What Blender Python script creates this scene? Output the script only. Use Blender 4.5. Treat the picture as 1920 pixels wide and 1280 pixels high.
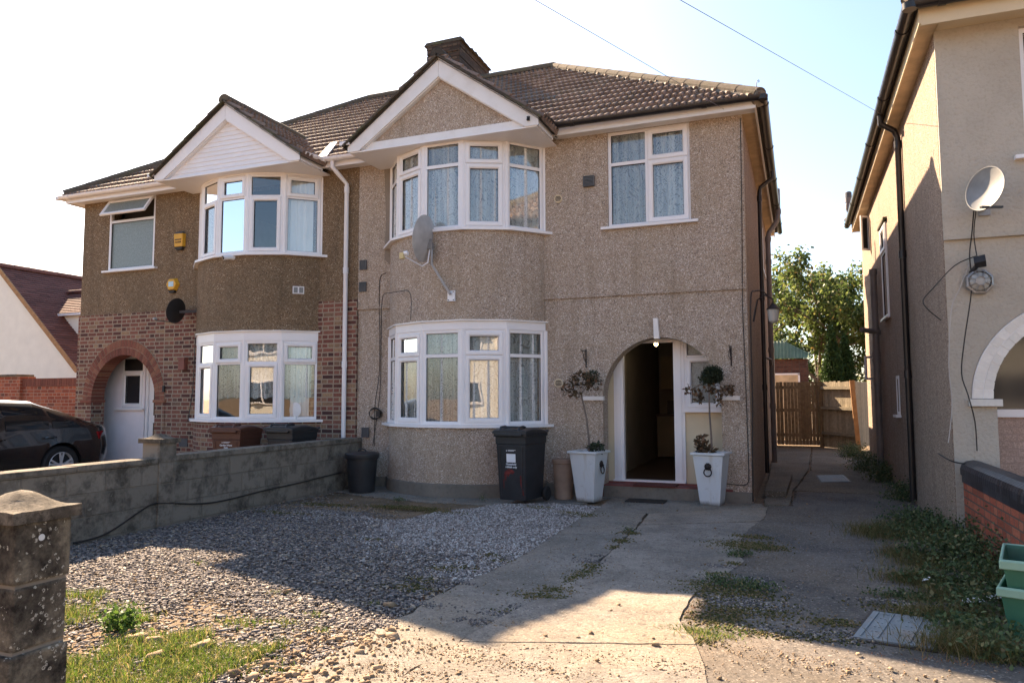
import bpy, bmesh, math, random
import numpy as np
from mathutils import Vector, Matrix
from mathutils.geometry import tessellate_polygon
random.seed(7); rng = np.random.default_rng(7)
R_ = math.radians
for o in list(bpy.data.objects): bpy.data.objects.remove(o)
SC = bpy.context.scene
COL = SC.collection

# ---------------------------------------------------------------- camera
FPX, YAW, PIT, ROL = 1371.3, R_(21.357), R_(4.356), R_(-0.188)
CAM = Vector((0.6308, -10.532, 1.44))
_f = Vector((-math.sin(YAW), math.cos(YAW), 0)); _r = Vector((math.cos(YAW), math.sin(YAW), 0)); _u = Vector((0, 0, 1))
FW = _f*math.cos(PIT)+_u*math.sin(PIT); _u2 = -_f*math.sin(PIT)+_u*math.cos(PIT)
RT = _r*math.cos(ROL)+_u2*math.sin(ROL); UP = -_r*math.sin(ROL)+_u2*math.cos(ROL)
cd = bpy.data.cameras.new('camera'); cam = bpy.data.objects.new('camera', cd); COL.objects.link(cam)
cd.sensor_width = 36; cd.lens = FPX/1920*36; cd.clip_start = .05; cd.clip_end = 3000
m3 = Matrix((RT, UP, -FW)).transposed(); cam.matrix_world = Matrix.Translation(CAM) @ m3.to_4x4()
SC.camera = cam
# ---------------------------------------------------------------- light
SUN_FROM = Vector((-7.2, 5.5, 6.55)).normalized()
W = bpy.data.worlds.new('World'); SC.world = W; W.use_nodes = True
wt = W.node_tree; bg = wt.nodes['Background']; sk = wt.nodes.new('ShaderNodeTexSky')
sk.sky_type = 'NISHITA'; sk.sun_disc = False; sk.sun_elevation = math.asin(SUN_FROM.z)
sk.sun_rotation = math.atan2(SUN_FROM.x, SUN_FROM.y); sk.dust_density = 1.4; sk.air_density = 1.0; sk.ozone_density = 1.3
wt.links.new(sk.outputs[0], bg.inputs[0]); bg.inputs[1].default_value = 0.06
ld = bpy.data.lights.new('sun', 'SUN'); ld.energy = 4.7; ld.angle = R_(.5); ld.color = (1, .75, .51)
sun = bpy.data.objects.new('sun', ld); COL.objects.link(sun); sun.rotation_euler = (-SUN_FROM).to_track_quat('-Z', 'Y').to_euler()
SC.view_settings.view_transform = 'Standard'; SC.view_settings.look = 'None'
SC.view_settings.exposure = 2.38; SC.view_settings.gamma = 1
SC.render.engine = 'CYCLES'
SC.cycles.max_bounces = 8; SC.cycles.transparent_max_bounces = 16

# ---------------------------------------------------------------- helpers
def ray(u, v): return FW + RT*((u-960)/FPX) - UP*((v-640)/FPX)
def aty(u, v, y):
    d = ray(u, v); return CAM + d*((y-CAM.y)/d.y)
def atx(u, v, x):
    d = ray(u, v); return CAM + d*((x-CAM.x)/d.x)
def atz(u, v, z=0.):
    d = ray(u, v); return CAM + d*((z-CAM.z)/d.z)

def tag(o, label=None, cat=None, group=None, kind=None):
    if label: o['label'] = label
    if cat: o['category'] = cat
    if group: o['group'] = group
    if kind: o['kind'] = kind
    return o
def empty(name, loc=(0, 0, 0), rz=0):
    o = bpy.data.objects.new(name, None); COL.objects.link(o); o.location = loc; o.rotation_euler = (0, 0, rz); o.empty_display_size = .2
    return o
def settle(root, loc):
    loc = Vector(loc); root.location = loc
    for c in root.children: c.location = Vector(c.location) - loc
def copy_tree(o, parent=None):
    c = o.copy(); COL.objects.link(c); c.parent = parent
    for ch in o.children: copy_tree(ch, c)
    return c
class MB:
    def __init__(s): s.v = []; s.f = []; s.r = []; s.uv = None
    def add(s, vs, fs, rnd=0.):
        b = len(s.v); s.v += [tuple(p) for p in vs]; s.f += [tuple(i+b for i in f) for f in fs]; s.r += [rnd]*len(vs); return s
    def box(s, x0, x1, y0, y1, z0, z1, rnd=0.):
        return s.add([(x0, y0, z0), (x1, y0, z0), (x1, y1, z0), (x0, y1, z0), (x0, y0, z1), (x1, y0, z1), (x1, y1, z1), (x0, y1, z1)],
              [(0, 3, 2, 1), (4, 5, 6, 7), (0, 1, 5, 4), (1, 2, 6, 5), (2, 3, 7, 6), (3, 0, 4, 7)], rnd)
    def hexa(s, P, rnd=0.):  # 8 pts bottom4, top4
        return s.add(P, [(0, 3, 2, 1), (4, 5, 6, 7), (0, 1, 5, 4), (1, 2, 6, 5), (2, 3, 7, 6), (3, 0, 4, 7)], rnd)
    def bar(s, a, b, w, h, up=(0, 0, 1), rnd=0.):
        a = Vector(a); b = Vector(b); d = (b-a).normalized(); up = Vector(up); sd = d.cross(up).normalized(); up = sd.cross(d)
        P = [p+sd*i*w/2+up*j*h/2 for p in (a, b) for i, j in ((-1, -1), (1, -1), (1, 1), (-1, 1))]
        return s.add(P, [(0, 1, 2, 3), (7, 6, 5, 4), (0, 4, 5, 1), (1, 5, 6, 2), (2, 6, 7, 3), (3, 7, 4, 0)], rnd)
    def prism(s, pts, d, rnd=0.):
        pts = [Vector(p) for p in pts]; d = Vector(d); n = len(pts)
        vs = pts+[p+d for p in pts]
        fs = [(i, (i+1) % n, n+(i+1) % n, n+i) for i in range(n)]
        tr = tessellate_polygon([pts]); fs += [tuple(t) for t in tr]+[tuple(n+i for i in reversed(t)) for t in tr]
        return s.add(vs, fs, rnd)
    def tube(s, path, r, n=8, cap=True, rnd=0.):
        path = [Vector(p) for p in path]; m = len(path); rr = r if hasattr(r, '__len__') else [r]*m
        vs = []; prev = None
        for i, p in enumerate(path):
            d = (path[min(i+1, m-1)]-path[max(i-1, 0)]).normalized()
            if prev is None: a = d.orthogonal().normalized()
            else:
                a = prev-d*prev.dot(d); a = a.normalized() if a.length > 1e-6 else d.orthogonal().normalized()
            prev = a; b = d.cross(a)
            vs += [p+(a*math.cos(2*math.pi*k/n)+b*math.sin(2*math.pi*k/n))*rr[i] for k in range(n)]
        fs = [(i*n+k, i*n+(k+1) % n, (i+1)*n+(k+1) % n, (i+1)*n+k) for i in range(m-1) for k in range(n)]
        if cap: fs += [tuple(reversed(range(n))), tuple((m-1)*n+k for k in range(n))]
        return s.add(vs, fs, rnd)
    def lathe(s, prof, c=(0, 0, 0), n=24, axis='z', rnd=0.):
        c = Vector(c); vs = []
        for r, h in prof:
            for k in range(n):
                t = 2*math.pi*k/n; a, b = r*math.cos(t), r*math.sin(t)
                vs.append(c+Vector({'z': (a, b, h), 'y': (a, h, b), 'x': (h, a, b)}[axis]))
        m = len(prof)
        fs = [(i*n+k, i*n+(k+1) % n, (i+1)*n+(k+1) % n, (i+1)*n+k) for i in range(m-1) for k in range(n)]
        fs += [tuple(range(n)), tuple((m-1)*n+k for k in range(n))]
        return s.add(vs, fs, rnd)
    def build(s, name, mat, parent=None, smooth=False, bevel=0, recentre=False, fixn=True):
        me = bpy.data.meshes.new(name); me.from_pydata(s.v, [], s.f)
        o = bpy.data.objects.new(name, me); COL.objects.link(o)
        if mat: me.materials.append(mat)
        if any(s.r):
            at = me.attributes.new('rnd', 'FLOAT', 'POINT'); at.data.foreach_set('value', s.r)
        if s.uv:
            ul = me.uv_layers.new(name='UVMap')
            for l in me.loops: ul.data[l.index].uv = s.uv[l.vertex_index]
        if fixn and len(s.f) < 60000:
            bm = bmesh.new(); bm.from_mesh(me); bmesh.ops.recalc_face_normals(bm, faces=bm.faces); bm.to_mesh(me); bm.free()
        if smooth:
            me.polygons.foreach_set('use_smooth', [True]*len(me.polygons))
            me.set_sharp_from_angle(angle=R_(40))
        if bevel:
            b = o.modifiers.new('bevel', 'BEVEL'); b.width = bevel; b.segments = 2; b.limit_method = 'ANGLE'; b.angle_limit = R_(40); b.harden_normals = False
        if parent: o.parent = parent
        elif recentre:
            xs = np.array(s.v); lo, hi = xs.min(0), xs.max(0); c = Vector(((lo[0]+hi[0])/2, (lo[1]+hi[1])/2, lo[2]))
            me.transform(Matrix.Translation(-c)); o.location = c
        return o
def place(o, root_world=None): return o
def big(name, V, F, rnd, mat, parent=None, loops=4):   # numpy mesh: V (n,3) F (m,k)
    me = bpy.data.meshes.new(name); V = np.asarray(V, dtype=np.float32); F = np.asarray(F, dtype=np.int32)
    k = F.shape[1]; me.vertices.add(len(V)); me.vertices.foreach_set('co', V.ravel())
    me.loops.add(F.size); me.loops.foreach_set('vertex_index', F.ravel())
    me.polygons.add(len(F)); me.polygons.foreach_set('loop_start', np.arange(0, F.size, k, dtype=np.int32))
    me.update(calc_edges=True); me.validate()
    at = me.attributes.new('rnd', 'FLOAT', 'POINT'); at.data.foreach_set('value', np.asarray(rnd, dtype=np.float32))
    me.materials.append(mat); o = bpy.data.objects.new(name, me); COL.objects.link(o)
    if parent: o.parent = parent
    return o
class Fr:   # wall frame: a along, b up, c outward
    def __init__(s, o, A, N): s.o = Vector(o); s.A = Vector(A).normalized(); s.N = Vector(N).normalized()
    def p(s, a, b, c=0.): return s.o+s.A*a+Vector((0, 0, b))+s.N*c
    def box(s, mb, a0, a1, b0, b1, c0, c1, rnd=0.):
        mb.hexa([s.p(a0, b0, c0), s.p(a1, b0, c0), s.p(a1, b0, c1), s.p(a0, b0, c1), s.p(a0, b1, c0), s.p(a1, b1, c0), s.p(a1, b1, c1), s.p(a0, b1, c1)], rnd)
    def ring(s, mb, a0, a1, b0, b1, w, c0, c1, ch=.012):
        L = []
        for ins, c in ((0, c0), (0, c1-ch*.5), (ch*.5, c1), (w-ch, c1), (w, c1-ch), (w, c0)):
            L += [s.p(a0+ins, b0+ins, c), s.p(a1-ins, b0+ins, c), s.p(a1-ins, b1-ins, c), s.p(a0+ins, b1-ins, c)]
        fs = []
        for i in range(6):
            j = (i+1) % 6
            for k in range(4): fs.append((i*4+k, i*4+(k+1) % 4, j*4+(k+1) % 4, j*4+k))
        mb.add(L, fs)
def wall_panel(mb, fr, outer, holes, depth, back=True):
    loops = [[fr.p(a, b, 0) for a, b in l] for l in [outer]+holes]
    flat = [p for l in loops for p in l]; n = len(flat)
    tr = tessellate_polygon(loops)
    bk = [p-fr.N*depth for p in flat]
    fs = [tuple(t) for t in tr]
    if back: fs += [tuple(n+i for i in reversed(t)) for t in tr]
    b = 0
    for l in loops:
        m = len(l)
        for i in range(m): fs.append((b+i, b+(i+1) % m, n+b+(i+1) % m, n+b+i))
        b += m
    mb.add(flat+bk, fs)
def rect(a0, a1, b0, b1): return [(a0, b0), (a1, b0), (a1, b1), (a0, b1)]
def archpts(xc, r, zs, rise, z0, n=28):
    return [(xc-r, z0)]+[(xc-r*math.cos(math.pi*i/n), zs+rise*math.sin(math.pi*i/n)) for i in range(n+1)]+[(xc+r, z0)]

# ---------------------------------------------------------------- materials
def srgb(r, g, b):
    f = lambda c: (c/255/12.92) if c <= 10 else ((c/255+.055)/1.055)**2.4
    return (f(r), f(g), f(b), 1)
class MT:
    def __init__(s, name, rough=.7, metal=0., spec=.4):
        s.m = bpy.data.materials.new(name); s.m.use_nodes = True; s.t = s.m.node_tree; s.b = s.t.nodes['Principled BSDF']
        s.b.inputs['Roughness'].default_value = rough; s.b.inputs['Metallic'].default_value = metal; s.b.inputs['Specular IOR Level'].default_value = spec
        s.co = None
    def n(s, k, **kw):
        nd = s.t.nodes.new('ShaderNode'+k)
        for a, v in kw.items():
            if a in nd.inputs.keys() : nd.inputs[a].default_value = v
            else: setattr(nd, a, v)
        return nd
    def L(s, a, b): s.t.links.new(a, b)
    def coord(s, kind='Object'):
        tc = s.n('TexCoord'); return tc.outputs[kind]
    def noise(s, scale, detail=4, co=None, rough=.55, dist=0.):
        nd = s.n('TexNoise', Scale=scale, Detail=detail, Roughness=rough, Distortion=dist); s.L(co or s.C(), nd.inputs['Vector']); return nd.outputs['Fac']
    def C(s):
        if s.co is None: s.co = s.coord()
        return s.co
    def ramp(s, fac, stops, interp='LINEAR'):
        nd = s.n('ValToRGB'); cr = nd.color_ramp; cr.interpolation = interp
        while len(cr.elements) < len(stops): cr.elements.new(.5)
        for e, (p, c) in zip(cr.elements, stops):
            e.position = p; e.color = c if len(c) == 4 else (*c, 1)
        s.L(fac, nd.inputs[0]); return nd.outputs[0]
    def mix(s, fac, a, b, mode='MIX'):
        nd = s.n('Mix', data_type='RGBA', blend_type=mode)
        for sock, v in ((nd.inputs[0], fac), (nd.inputs[6], a), (nd.inputs[7], b)):
            if hasattr(v, 'is_linked'): s.L(v, sock)
            else: sock.default_value = v if not isinstance(v, tuple) or len(v) == 4 else (*v, 1)
        return nd.outputs[2]
    def math(s, op, a, b=0.):
        nd = s.n('Math', operation=op)
        for i, v in enumerate((a, b)):
            if hasattr(v, 'is_linked'): s.L(v, nd.inputs[i])
            else: nd.inputs[i].default_value = v
        return nd.outputs[0]
    def col(s, c):
        if hasattr(c, 'is_linked'): s.L(c, s.b.inputs['Base Color'])
        else: s.b.inputs['Base Color'].default_value = c if len(c) == 4 else (*c, 1)
        return s
    def rough(s, v): s.L(v, s.b.inputs['Roughness']); return s
    def bump(s, h, dist=.005, st=1.):
        nd = s.n('Bump', Strength=st, Distance=dist); s.L(h, nd.inputs['Height']); s.L(nd.outputs[0], s.b.inputs['Normal']); return s
    def attr(s): nd = s.n('Attribute', attribute_name='rnd'); return nd.outputs['Fac']

def plain(name, c, rough=.5, metal=0., var=.12, sc=3., bump=0.):
    t = MT(name, rough, metal); f = t.noise(sc, 5)
    a = tuple(x*(1-var) for x in c[:3]); b = tuple(min(1, x*(1+var)) for x in c[:3])
    t.col(t.ramp(f, [(.3, a), (.7, b)]))
    if bump: t.bump(t.noise(60, 3), bump, .6)
    return t.m
def pebble(name, stops, stain, scale=105, stain_amt=.35, dist=.008, big_sc=1.1):
    t = MT(name, .9, spec=.25)
    v = t.n('TexVoronoi', Scale=scale, Randomness=1.); t.L(t.C(), v.inputs['Vector'])
    sp = t.n('SeparateColor'); t.L(v.outputs['Color'], sp.inputs[0])
    c = t.ramp(sp.outputs[0], stops, 'CONSTANT'); c = t.mix(.22, c, stops[len(stops)//2][1])
    f = t.noise(big_sc, 6, rough=.65); fm = t.ramp(f, [(.42, (0, 0, 0)), (.72, (stain_amt,)*3)])
    c = t.mix(fm, c, stain)
    f2 = t.noise(9, 5, rough=.7); c = t.mix(t.ramp(f2, [(.5, (0, 0, 0)), (.8, (.3,)*3)]), c, tuple(x*.45 for x in stain[:3]))
    sx = t.n('Mapping'); sx.inputs['Scale'].default_value = (3.5, 3.5, .35); t.L(t.C(), sx.inputs[0])
    f3 = t.noise(1.6, 5, co=sx.outputs[0], rough=.6); c = t.mix(t.ramp(f3, [(.5, (0, 0, 0)), (.75, (.4,)*3)]), c, tuple(x*.55 for x in stain[:3]))
    t.col(c); h = t.math('SUBTRACT', 1., v.outputs['Distance']); t.bump(h, dist, .8)
    return t.m
K = {}
K['peb_main'] = pebble('pebbledash_pink_beige', [(0, (.12, .095, .08)), (.14, (.33, .24, .185)), (.36, (.47, .37, .28)), (.58, (.42, .355, .295)), (.78, (.56, .48, .41)), (.93, (.84, .79, .72))], (.36, .27, .165))
K['peb_left'] = pebble('pebbledash_brown', [(0, (.055, .038, .024)), (.2, (.17, .115, .068)), (.5, (.235, .16, .096)), (.82, (.32, .225, .14)), (.94, (.58, .5, .38))], (.13, .10, .064), stain_amt=.5)
K['peb_right'] = pebble('pebbledash_sandy', [(0, (.12, .085, .065)), (.2, (.255, .18, .132)), (.5, (.335, .25, .188)), (.8, (.43, .33, .26)), (.93, (.57, .49, .42))], (.23, .175, .13), stain_amt=.25)
def roughcast(name, c, dirt, dist=.012, sc=38):
    t = MT(name, .9, spec=.2); f = t.noise(sc, 4, rough=.6); g = t.noise(1.2, 6, rough=.65)
    cc = t.mix(t.ramp(g, [(.4, (0, 0, 0)), (.75, (.5,)*3)]), c, dirt); cc = t.mix(t.ramp(f, [(.3, (.3,)*3), (.5, (0, 0, 0))]), cc, dirt)
    t.col(cc).bump(f, dist, .9); return t.m
K['cream'] = roughcast('cream_roughcast', (.46, .42, .355, 1), (.29, .255, .205, 1), .018, 30)
K['cement'] = roughcast('cement_plinth', (.2, .18, .15, 1), (.07, .065, .055, 1), .004, 20)
K['patch'] = roughcast('cement_patch', (.26, .215, .17, 1), (.12, .1, .08, 1), .003, 30)
def brick(name, stops, mortar, bw=.225, rh=.075, ms=.011, uvmode='auto', sootz=None):
    t = MT(name, .88, spec=.25)
    if uvmode == 'UV': vec = t.coord('UV')
    else:
        sp = t.n('SeparateXYZ'); t.L(t.C(), sp.inputs[0]); ge = t.n('NewGeometry'); sn = t.n('SeparateXYZ'); t.L(ge.outputs['True Normal'], sn.inputs[0])
        ax = t.math('ABSOLUTE', sn.outputs[0]); ay = t.math('ABSOLUTE', sn.outputs[1]); isx = t.math('GREATER_THAN', ax, ay)
        mx = t.n('Mix', data_type='FLOAT'); t.L(isx, mx.inputs[0]); t.L(sp.outputs[0], mx.inputs[2]); t.L(sp.outputs[1], mx.inputs[3])
        cb = t.n('CombineXYZ'); t.L(mx.outputs[0], cb.inputs[0]); t.L(sp.outputs[2], cb.inputs[1]); vec = cb.outputs[0]
    # slight wobble
    nz = t.n('TexNoise', Scale=14, Detail=2); t.L(vec, nz.inputs['Vector'])
    vm = t.n('VectorMath', operation='MULTIPLY_ADD'); t.L(nz.outputs['Color'], vm.inputs[0]); vm.inputs[1].default_value = (.006, .006, 0); t.L(vec, vm.inputs[2])
    b = t.n('TexBrick', Scale=1.); b.inputs['Color1'].default_value = (0, 0, 0, 1); b.inputs['Color2'].default_value = (1, 1, 1, 1); b.inputs['Mortar'].default_value = (.5, .5, .5, 1)
    b.inputs['Mortar Size'].default_value = ms; b.inputs['Mortar Smooth'].default_value = .15; b.inputs['Brick Width'].default_value = bw; b.inputs['Row Height'].default_value = rh; b.inputs['Bias'].default_value = 0
    b.offset = .5; b.squash = .55; b.squash_frequency = 2; t.L(vm.outputs[0], b.inputs['Vector'])
    c = t.ramp(b.outputs['Color'], stops)
    f = t.noise(70, 4); c = t.mix(t.ramp(f, [(.35, (.45,)*3), (.6, (0, 0, 0))]), c, (.05, .03, .025, 1))
    g = t.noise(1.7, 5); c = t.mix(t.ramp(g, [(.5, (0, 0, 0)), (.75, (.35,)*3)]), c, (.09, .06, .045, 1))
    c = t.mix(b.outputs['Fac'], c, mortar); t.col(c)
    h = t.math('SUBTRACT', 1., b.outputs['Fac']); h = t.math('MULTIPLY_ADD', f, .25); nd = h.node; t.L(t.math('SUBTRACT', 1., b.outputs['Fac']), nd.inputs[2]); t.bump(h, .006, .9)
    return t.m
BST = [(0, (.07, .035, .032)), (.25, (.17, .065, .05)), (.55, (.25, .10, .07)), (.8, (.26, .115, .08)), (.93, (.36, .24, .14)), (1, (.14, .075, .06))]
K['brick'] = brick('multi_stock_brick', BST, (.31, .25, .185, 1), rh=.0765)
K['brick_uv'] = brick('multi_stock_brick_bay', BST, (.31, .25, .185, 1), rh=.0765, uvmode='UV')
K['redbrick'] = brick('red_engineering_brick', [(0, (.26, .07, .04)), (.5, (.36, .095, .055)), (1, (.42, .14, .08))], (.1, .075, .06, 1), ms=.008)
K['redbrick_far'] = brick('orange_red_brick', [(0, (.25, .06, .035)), (.5, (.38, .1, .05)), (.85, (.44, .14, .07)), (1, (.1, .05, .04))], (.35, .22, .16, 1), ms=.008)
K['chimney'] = brick('sooty_chimney_brick', [(0, (.035, .025, .02)), (.6, (.09, .055, .04)), (1, (.13, .09, .06))], (.05, .04, .03, 1))
K['garage_brick'] = brick('dark_garage_brick', [(0, (.08, .03, .025)), (1, (.16, .07, .05))], (.08, .06, .05, 1))
K['pinkbrick'] = brick('pink_painted_brick', [(0, (.5, .36, .29)), (1, (.56, .41, .34))], (.4, .29, .24, 1), ms=.006)
def rnd_mat(name, stops, rough=.85, nsc=40, nb=.003, trans=0., moss=None, spec=.3, edge=.4):
    t = MT(name, rough, spec=spec); c = t.ramp(t.attr(), stops); f = t.noise(nsc, 4); c = t.mix(t.ramp(f, [(.3, (edge,)*3), (.65, (0, 0, 0))]), c, tuple(x*.3 for x in stops[0][1][:3])+(1,))
    if moss:
        g = t.noise(2.2, 6, rough=.7); c = t.mix(t.ramp(g, [(.52, (0, 0, 0)), (.68, (.75,)*3)]), c, moss)
    t.col(c)
    if nb: t.bump(f, nb, .7)
    if trans:
        tr = t.n('BsdfTranslucent'); t.L(c, tr.inputs[0]); mx = t.n('MixShader'); mx.inputs[0].default_value = trans
        out = t.t.nodes['Material Output']; t.L(t.b.outputs[0], mx.inputs[1]); t.L(tr.outputs[0], mx.inputs[2]); t.L(mx.outputs[0], out.inputs[0])
    return t.m
K['tile'] = rnd_mat('concrete_roof_tile', [(0, (.17, .115, .088)), (.5, (.235, .165, .128)), (.85, (.29, .21, .165)), (1, (.2, .17, .135))], .75, 30, .003, moss=(.11, .095, .07, 1), spec=.35)
K['ridge'] = rnd_mat('ridge_tile', [(0, (.11, .088, .064)), (1, (.15, .118, .084))], .9, 18, .006, moss=(.12, .11, .06, 1))
K['verge'] = rnd_mat('mossy_verge_tile', [(0, (.06, .05, .04)), (1, (.11, .09, .065))], .9, 25, .008, moss=(.09, .1, .04, 1))
K['clay_tile'] = rnd_mat('plain_clay_tile', [(0, (.13, .06, .05)), (1, (.22, .1, .08))], .85, 30, .002)
K['arch_brick'] = rnd_mat('arch_brick', [(0, (.15, .055, .04)), (.5, (.25, .09, .06)), (1, (.3, .14, .085))], .88, 60, .004)
K['mortar'] = plain('mortar', (.33, .26, .18), .9, var=.2, sc=30)
K['white_brick'] = rnd_mat('white_painted_brick', [(0, (.66, .63, .57)), (1, (.76, .73, .67))], .7, 25, .004, edge=.12)
def upvc(name, c, dirt=.12):
    t = MT(name, .38, spec=.5); f = t.noise(2.5, 6, rough=.7); t.col(t.mix(t.ramp(f, [(.45, (0, 0, 0)), (.8, (dirt,)*3)]), c, (.45, .38, .28, 1))); return t.m
K['upvc'] = upvc('white_upvc', (.78, .77, .78, 1)); K['paintwhite'] = upvc('weathered_white_paint', (.74, .73, .72, 1), .35)
K['soffit'] = plain('cream_painted_soffit', (.55, .42, .26), .6, var=.2, sc=4)
K['black_plastic'] = plain('black_gutter_plastic', (.018, .016, .017), .32, var=.3, sc=6)
K['grey_plastic'] = plain('grey_pipe_plastic', (.17, .15, .14), .45, var=.2)
K['white_plastic'] = plain('white_pipe_plastic', (.76, .76, .78), .3, var=.04)
K['dark_vent'] = plain('dark_grey_vent', (.09, .095, .1), .5)
K['cable'] = plain('black_cable', (.02, .018, .017), .5); K['wire'] = plain('pale_wire', (.2, .19, .23), .6); K['grey_cable'] = plain('pale_grey_cable', (.4, .37, .34), .5)
K['pinkrender'] = plain('white_painted_render', (.80, .74, .76), .8, var=.05, bump=.001)
K['white_render'] = plain('white_smooth_render', (.8, .77, .68), .8, var=.05)
K['cream_panel'] = plain('cream_porch_panel', (.62, .52, .36), .7, var=.07)
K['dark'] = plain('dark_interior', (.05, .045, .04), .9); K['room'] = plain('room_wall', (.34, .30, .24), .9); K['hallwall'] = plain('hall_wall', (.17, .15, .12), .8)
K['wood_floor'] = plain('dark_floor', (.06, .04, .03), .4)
K['quarry'] = plain('red_painted_step', (.17, .05, .045), .7, var=.35, sc=6); K['mat'] = plain('bristle_mat', (.10, .03, .025), .95, var=.3, sc=40, bump=.004)
K['rubber'] = plain('black_rubber', (.016, .016, .017), .7, var=.3)
# glass: thin sheet, sharp reflection growing with angle
def glass(name, refl=2.0, tint=(.86, .9, .9, 1), base=.05, frost=0.):
    t = MT(name); out = t.t.nodes['Material Output']; tr = t.n('BsdfTransparent'); tr.inputs[0].default_value = tint
    gl = t.n('BsdfGlossy', Roughness=.0 + frost); gl.inputs[0].default_value = (1, 1, 1, 1)
    nz = t.noise(1.3, 2); bp = t.n('Bump', Strength=.25, Distance=.01); t.L(nz, bp.inputs['Height']); t.L(bp.outputs[0], gl.inputs['Normal'])
    fr = t.n('Fresnel', IOR=1.5); f = t.math('MULTIPLY_ADD', fr.outputs[0], refl); f.node.inputs[2].default_value = base; f = t.math('MINIMUM', f, 1.)
    mx = t.n('MixShader'); t.L(f, mx.inputs[0]); t.L(tr.outputs[0], mx.inputs[1]); t.L(gl.outputs[0], mx.inputs[2]); t.L(mx.outputs[0], out.inputs[0]); return t.m
K['glass'] = glass('double_glazing')
def frosted():
    t = MT('frosted_glass', .35, spec=.8); v = t.n('TexVoronoi', Scale=45.); t.L(t.C(), v.inputs['Vector'])
    t.col(t.ramp(v.outputs['Distance'], [(0, (.11, .135, .13)), (.8, (.21, .25, .24))])).bump(v.outputs['Distance'], .004, .6); return t.m
K['frosted'] = frosted(); K['darkglass'] = plain('dark_glass', (.03, .03, .033), .08, var=.1)
def lace(name, c, dens=.62):
    t = MT(name, .9, spec=.1); sp = t.n('SeparateXYZ'); t.L(t.C(), sp.inputs[0]); cb = t.n('CombineXYZ'); t.L(sp.outputs[0], cb.inputs[0]); t.L(sp.outputs[2], cb.inputs[1])
    mp = t.n('Mapping'); mp.inputs['Scale'].default_value = (1., .55, 1); t.L(cb.outputs[0], mp.inputs[0])
    nz = t.noise(9, 2, co=mp.outputs[0], rough=.4, dist=.8); w = t.math('SINE', t.math('MULTIPLY', nz, 62.)); lines = t.ramp(w, [(.55, (0, 0, 0)), (.9, (1, 1, 1))])
    mf = t.n('Mapping'); mf.inputs['Scale'].default_value = (13, .5, 1); t.L(cb.outputs[0], mf.inputs[0]); fold = t.noise(1., 3, co=mf.outputs[0])  # light and shade of the folds painted as vertical stripes in lace opacity
    fine = t.noise(60, 2, co=cb.outputs[0]); sc = t.n('SeparateColor'); t.L(lines, sc.inputs[0])
    a = t.math('SUBTRACT', dens, t.math('MULTIPLY', sc.outputs[0], .28)); a = t.math('ADD', a, t.math('MULTIPLY', t.math('SUBTRACT', fine, .5), .5)); a = t.math('ADD', a, t.math('MULTIPLY', t.math('SUBTRACT', fold, .5), 1.3)); a = t.math('MAXIMUM', t.math('MINIMUM', a, 1.), .06)
    t.col(c); tr = t.n('BsdfTransparent'); mx = t.n('MixShader'); t.L(a, mx.inputs[0]); t.L(tr.outputs[0], mx.inputs[1]); t.L(t.b.outputs[0], mx.inputs[2]); t.L(mx.outputs[0], t.t.nodes['Material Output'].inputs[0]); return t.m
K['lace'] = lace('white_lace', (.75, .77, .76, 1)); K['voile'] = plain('white_voile', (.72, .73, .72), .9, var=.06)
def concrete(name, c, dirt, sc=1.0, moss=None, bump=.004, speck=True, crack=False):
    t = MT(name, .92, spec=.2); g = t.noise(sc, 9, rough=.72, dist=.3); cc = t.mix(t.ramp(g, [(.42, (0, 0, 0)), (.58, (.95,)*3)]), c, dirt)
    b_ = t.noise(.55, 5, rough=.6); cc = t.mix(t.ramp(b_, [(.45, (0, 0, 0)), (.62, (.5,)*3)]), cc, (c[0]*1.08, c[1]*.94, c[2]*.74, 1))
    f = t.noise(48, 5, rough=.75); cc = t.mix(t.ramp(f, [(.34, (.6,)*3), (.5, (0, 0, 0))]), cc, tuple(x*.4 for x in dirt[:3])+(1,))
    m_ = t.noise(13, 9, rough=.8); cc = t.mix(t.ramp(m_, [(.36, (.8,)*3), (.47, (0, 0, 0)), (.55, (0, 0, 0)), (.66, (.5,)*3)]), cc, tuple(x*.5 for x in dirt[:3])+(1,))
    if speck:
        v = t.n('TexVoronoi', Scale=90.); t.L(t.C(), v.inputs['Vector']); sp = t.n('SeparateColor'); t.L(v.outputs['Color'], sp.inputs[0])
        cc = t.mix(t.ramp(sp.outputs[0], [(.0, (.5,)*3), (.12, (0, 0, 0)), (.88, (0, 0, 0)), (1, (.45,)*3)]), cc, t.ramp(sp.outputs[1], [(0, (.05, .045, .035)), (.5, (.28, .24, .19)), (1, (.6, .56, .5))]))
    if crack:
        a = t.noise(3.2, 9, rough=.85, dist=1.2); cc = t.mix(t.ramp(a, [(.3, (.7,)*3), (.39, (0, 0, 0)), (.64, (0, 0, 0)), (.74, (.4,)*3)]), cc, tuple(x*.5 for x in dirt[:3])+(1,))
    if moss:
        h = t.noise(3.1, 7, rough=.75); cc = t.mix(t.ramp(h, [(.58, (0, 0, 0)), (.7, (.8,)*3)]), cc, moss)
    t.col(cc); hh = t.math('ADD', t.math('MULTIPLY', f, .6), t.math('MULTIPLY', m_, 1.6)); t.bump(t.math('ADD', hh, t.math('MULTIPLY', g, 3.)), bump, .9); return t.m
K['drive'] = concrete('drive_concrete', (.34, .305, .26, 1), (.21, .19, .165, 1), 1.5, bump=.013, crack=True)
K['drive_left'] = concrete('drive_screed', (.275, .252, .22, 1), (.175, .163, .142, 1), 1.3, bump=.009, crack=True)
K['asphalt'] = concrete('old_tarmac', (.185, .165, .145, 1), (.105, .096, .086, 1), .9, bump=.008, crack=True)
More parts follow.
